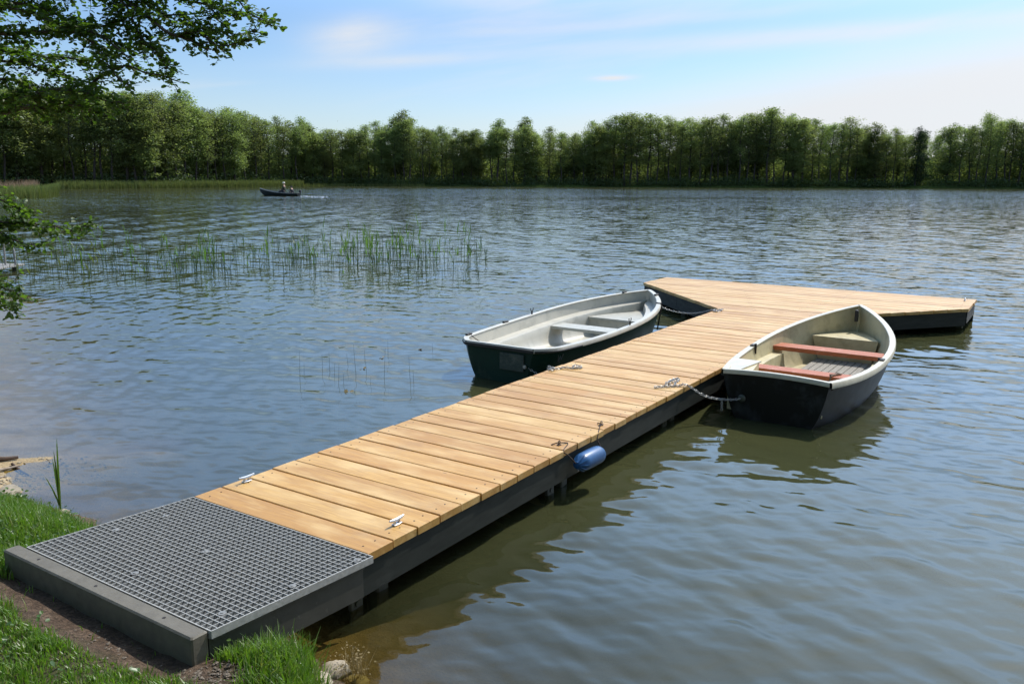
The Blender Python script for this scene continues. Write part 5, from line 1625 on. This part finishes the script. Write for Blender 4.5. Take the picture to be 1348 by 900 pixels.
def wm(op, a, b=None, clamp=False):
    x = wn('ShaderNodeMath', operation=op, use_clamp=clamp)
    for i, v in enumerate((a, b)):
        if v is None: continue
        if hasattr(v, 'links'): wl(v, x.inputs[i])
        else: x.inputs[i].default_value = v
    return x.outputs[0]
zc_ = wm('MAXIMUM', sep.outputs[2], 0.0)
az_ = wm('ARCTAN2', sep.outputs[0], sep.outputs[1])
# cirrus in azimuth/elevation, long streaks tilted upward to the right
el_ = wm('ARCSINE', zc_)
cmb = wn('ShaderNodeCombineXYZ'); wl(az_, cmb.inputs[0]); wl(wm('SUBTRACT', el_, wm('MULTIPLY', az_, 0.13)), cmb.inputs[1])
mp = wn('ShaderNodeMapping'); mp.inputs['Scale'].default_value = (2.2, 17, 1); mp.inputs['Location'].default_value = (1.3, .4, 0); wl(cmb.outputs[0], mp.inputs[0])
nz = wn('ShaderNodeTexNoise'); nz.inputs['Scale'].default_value = 1.0; nz.inputs['Detail'].default_value = 7; nz.inputs['Roughness'].default_value = .55; nz.inputs['Distortion'].default_value = .4; wl(mp.outputs[0], nz.inputs[0])
cr = wn('ShaderNodeMapRange', interpolation_type='SMOOTHSTEP'); cr.inputs['From Min'].default_value = .48; cr.inputs['From Max'].default_value = .78; wl(nz.outputs[0], cr.inputs[0])
nz2 = wn('ShaderNodeTexNoise'); nz2.inputs['Scale'].default_value = 1.0; nz2.inputs['Detail'].default_value = 8; nz2.inputs['Roughness'].default_value = .62
mp2 = wn('ShaderNodeMapping'); mp2.inputs['Scale'].default_value = (9, 42, 1); wl(cmb.outputs[0], mp2.inputs[0]); wl(mp2.outputs[0], nz2.inputs[0])
def puff(az0, el0, saz, sel, slope=0.0, amp=1.0, rag=.5):
    """a soft cloud patch at azimuth/elevation, edges torn by noise"""
    da = wm('SUBTRACT', az_, az0)
    e_ = wm('SUBTRACT', wm('SUBTRACT', el_, el0), wm('MULTIPLY', da, slope))
    q_ = wm('ADD', wm('POWER', wm('ABSOLUTE', wm('DIVIDE', da, saz)), 2.0), wm('POWER', wm('ABSOLUTE', wm('DIVIDE', e_, sel)), 2.0))
    g_ = wm('POWER', 2.718, wm('MULTIPLY', q_, -1.0))
    return wm('MULTIPLY', wm('MULTIPLY', g_, amp), wm('ADD', 1.0 - rag, wm('MULTIPLY', nz2.outputs[0], 2 * rag)))
nb_ = wm('MULTIPLY', wm('SUBTRACT', nz.outputs[0], .5), .09)
vel = wn('ShaderNodeMapRange', interpolation_type='SMOOTHSTEP'); vel.inputs['From Min'].default_value = .045; vel.inputs['From Max'].default_value = -.035
wl(wm('ADD', wm('SUBTRACT', wm('SUBTRACT', el_, wm('MULTIPLY', az_, .17)), .042), nb_), vel.inputs[0])
veil = wn('ShaderNodeMapRange', interpolation_type='SMOOTHSTEP'); veil.inputs['From Min'].default_value = -.25; veil.inputs['From Max'].default_value = .35; wl(az_, veil.inputs[0])
vf = wm('MULTIPLY', wm('MULTIPLY', veil.outputs[0], vel.outputs[0]), .88)
hz = wn('ShaderNodeMapRange', interpolation_type='SMOOTHSTEP'); hz.inputs['From Min'].default_value = .15; hz.inputs['From Max'].default_value = .0; hz.inputs['To Max'].default_value = .34; wl(el_, hz.inputs[0])
parts_ = [wm('MULTIPLY', cr.outputs[0], .45), vf, hz.outputs[0], puff(.33, .148, .30, .010, .03, .55, .7), puff(-.175, .150, .050, .020, .10, .75, .8), puff(-.12, .127, .10, .007, .06, .5, .8),
          puff(.112, .1095, .022, .0030, .02, .95, .4), puff(-.02, .20, .07, .018, .1, .6, .8), puff(.52, .10, .25, .03, .1, .6, .6), puff(.10, .165, .2, .006, .05, .3, .9)]
cf = parts_[0]
for p_ in parts_[1:]: cf = wm('SUBTRACT', 1.0, wm('MULTIPLY', wm('SUBTRACT', 1.0, cf), wm('SUBTRACT', 1.0, wm('MINIMUM', p_, .95))))
mxc = wn('ShaderNodeMix', data_type='RGBA'); wl(cf, mxc.inputs[0])
tint = wn('ShaderNodeMix', data_type='RGBA', blend_type='MULTIPLY'); tint.inputs[0].default_value = 1.0; tint.inputs[7].default_value = (0.84, 0.97, 1.13, 1)
gn = wn('ShaderNodeMapRange', interpolation_type='SMOOTHSTEP'); gn.inputs['From Min'].default_value = .16; gn.inputs['From Max'].default_value = .36; gn.inputs['To Min'].default_value = 1.0; gn.inputs['To Max'].default_value = 3.1; wl(el_, gn.inputs[0])  # gain added to the sky, mostly above the frame, to brighten water reflections
gn2 = wn('ShaderNodeMapRange', interpolation_type='SMOOTHSTEP'); gn2.inputs['From Min'].default_value = .65; gn2.inputs['From Max'].default_value = 1.1; gn2.inputs['To Min'].default_value = 1.0; gn2.inputs['To Max'].default_value = .22; wl(el_, gn2.inputs[0])  # zenith cut to hold the ambient fill down
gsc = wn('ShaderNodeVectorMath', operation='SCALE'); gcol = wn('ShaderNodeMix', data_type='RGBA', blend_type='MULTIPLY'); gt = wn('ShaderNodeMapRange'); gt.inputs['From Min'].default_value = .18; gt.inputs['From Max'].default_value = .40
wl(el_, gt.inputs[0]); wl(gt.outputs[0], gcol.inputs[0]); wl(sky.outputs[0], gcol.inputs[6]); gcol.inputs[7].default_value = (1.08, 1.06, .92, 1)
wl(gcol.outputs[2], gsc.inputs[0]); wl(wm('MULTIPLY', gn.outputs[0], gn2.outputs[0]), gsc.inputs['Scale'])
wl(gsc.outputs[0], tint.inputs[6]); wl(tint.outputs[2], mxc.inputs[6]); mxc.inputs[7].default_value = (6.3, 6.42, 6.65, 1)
# bright thin veil around the sun
nrm_ = wn('ShaderNodeVectorMath', operation='DOT_PRODUCT'); wl(tc.outputs['Generated'], nrm_.inputs[0])
nrm_.inputs[1].default_value = (math.sin(SUN_AZ) * math.cos(SUN_EL), math.cos(SUN_AZ) * math.cos(SUN_EL), math.sin(SUN_EL))
au = wm('MULTIPLY', wm('POWER', wm('MAXIMUM', nrm_.outputs['Value'], 0.0), 10.0), 12.0)
aum = wn('ShaderNodeMix', data_type='RGBA', blend_type='ADD'); aum.inputs[0].default_value = 1.0
cxx = wn('ShaderNodeCombineXYZ'); [wl(au, cxx.inputs[i]) for i in range(3)]
wl(mxc.outputs[2], aum.inputs[6]); wl(cxx.outputs[0], aum.inputs[7])
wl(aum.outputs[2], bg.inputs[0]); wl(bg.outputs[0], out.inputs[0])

sd_ = bpy.data.lights.new('sun', 'SUN'); sd_.energy = 4.8; sd_.angle = math.radians(.53); sd_.color = (1.0, .95, .87)
so = bpy.data.objects.new('sun', sd_); COL.objects.link(so)
dirv = Vector((math.sin(SUN_AZ) * math.cos(SUN_EL), math.cos(SUN_AZ) * math.cos(SUN_EL), math.sin(SUN_EL)))
so.rotation_euler = dirv.to_track_quat('Z', 'Y').to_euler()
so.location = dirv * 50

# ---------------------------------------------------------------- camera and render settings
cam = bpy.data.cameras.new('camera'); co = bpy.data.objects.new('camera', cam); COL.objects.link(co)
cam.sensor_width = 36; cam.lens = 36 * F / 1348; cam.clip_start = .05; cam.clip_end = 6000
cp, sp_ = math.cos(PITCH), math.sin(PITCH); cR, sR = math.cos(ROLL), math.sin(ROLL)
right0, up0, fwd = Vector((1, 0, 0)), Vector((0, sp_, cp)), Vector((0, cp, -sp_))
rgt = right0 * cR + up0 * sR; upv = -right0 * sR + up0 * cR
Mx = Matrix((rgt, upv, -fwd)).transposed().to_4x4(); Mx.translation = (0, 0, H)
co.matrix_world = Mx
sc.camera = co
sc.view_settings.view_transform = 'Standard'; sc.view_settings.look = 'None'; sc.view_settings.gamma = 1; sc.view_settings.exposure = 0
sc.view_settings.use_curve_mapping = False
cy = sc.cycles
cy.max_bounces = 8; cy.diffuse_bounces = 3; cy.glossy_bounces = 4; cy.transmission_bounces = 4; cy.transparent_max_bounces = 10
cy.sample_clamp_indirect = 4.0; cy.caustics_reflective = False; cy.caustics_refractive = False
cy.use_denoising = True
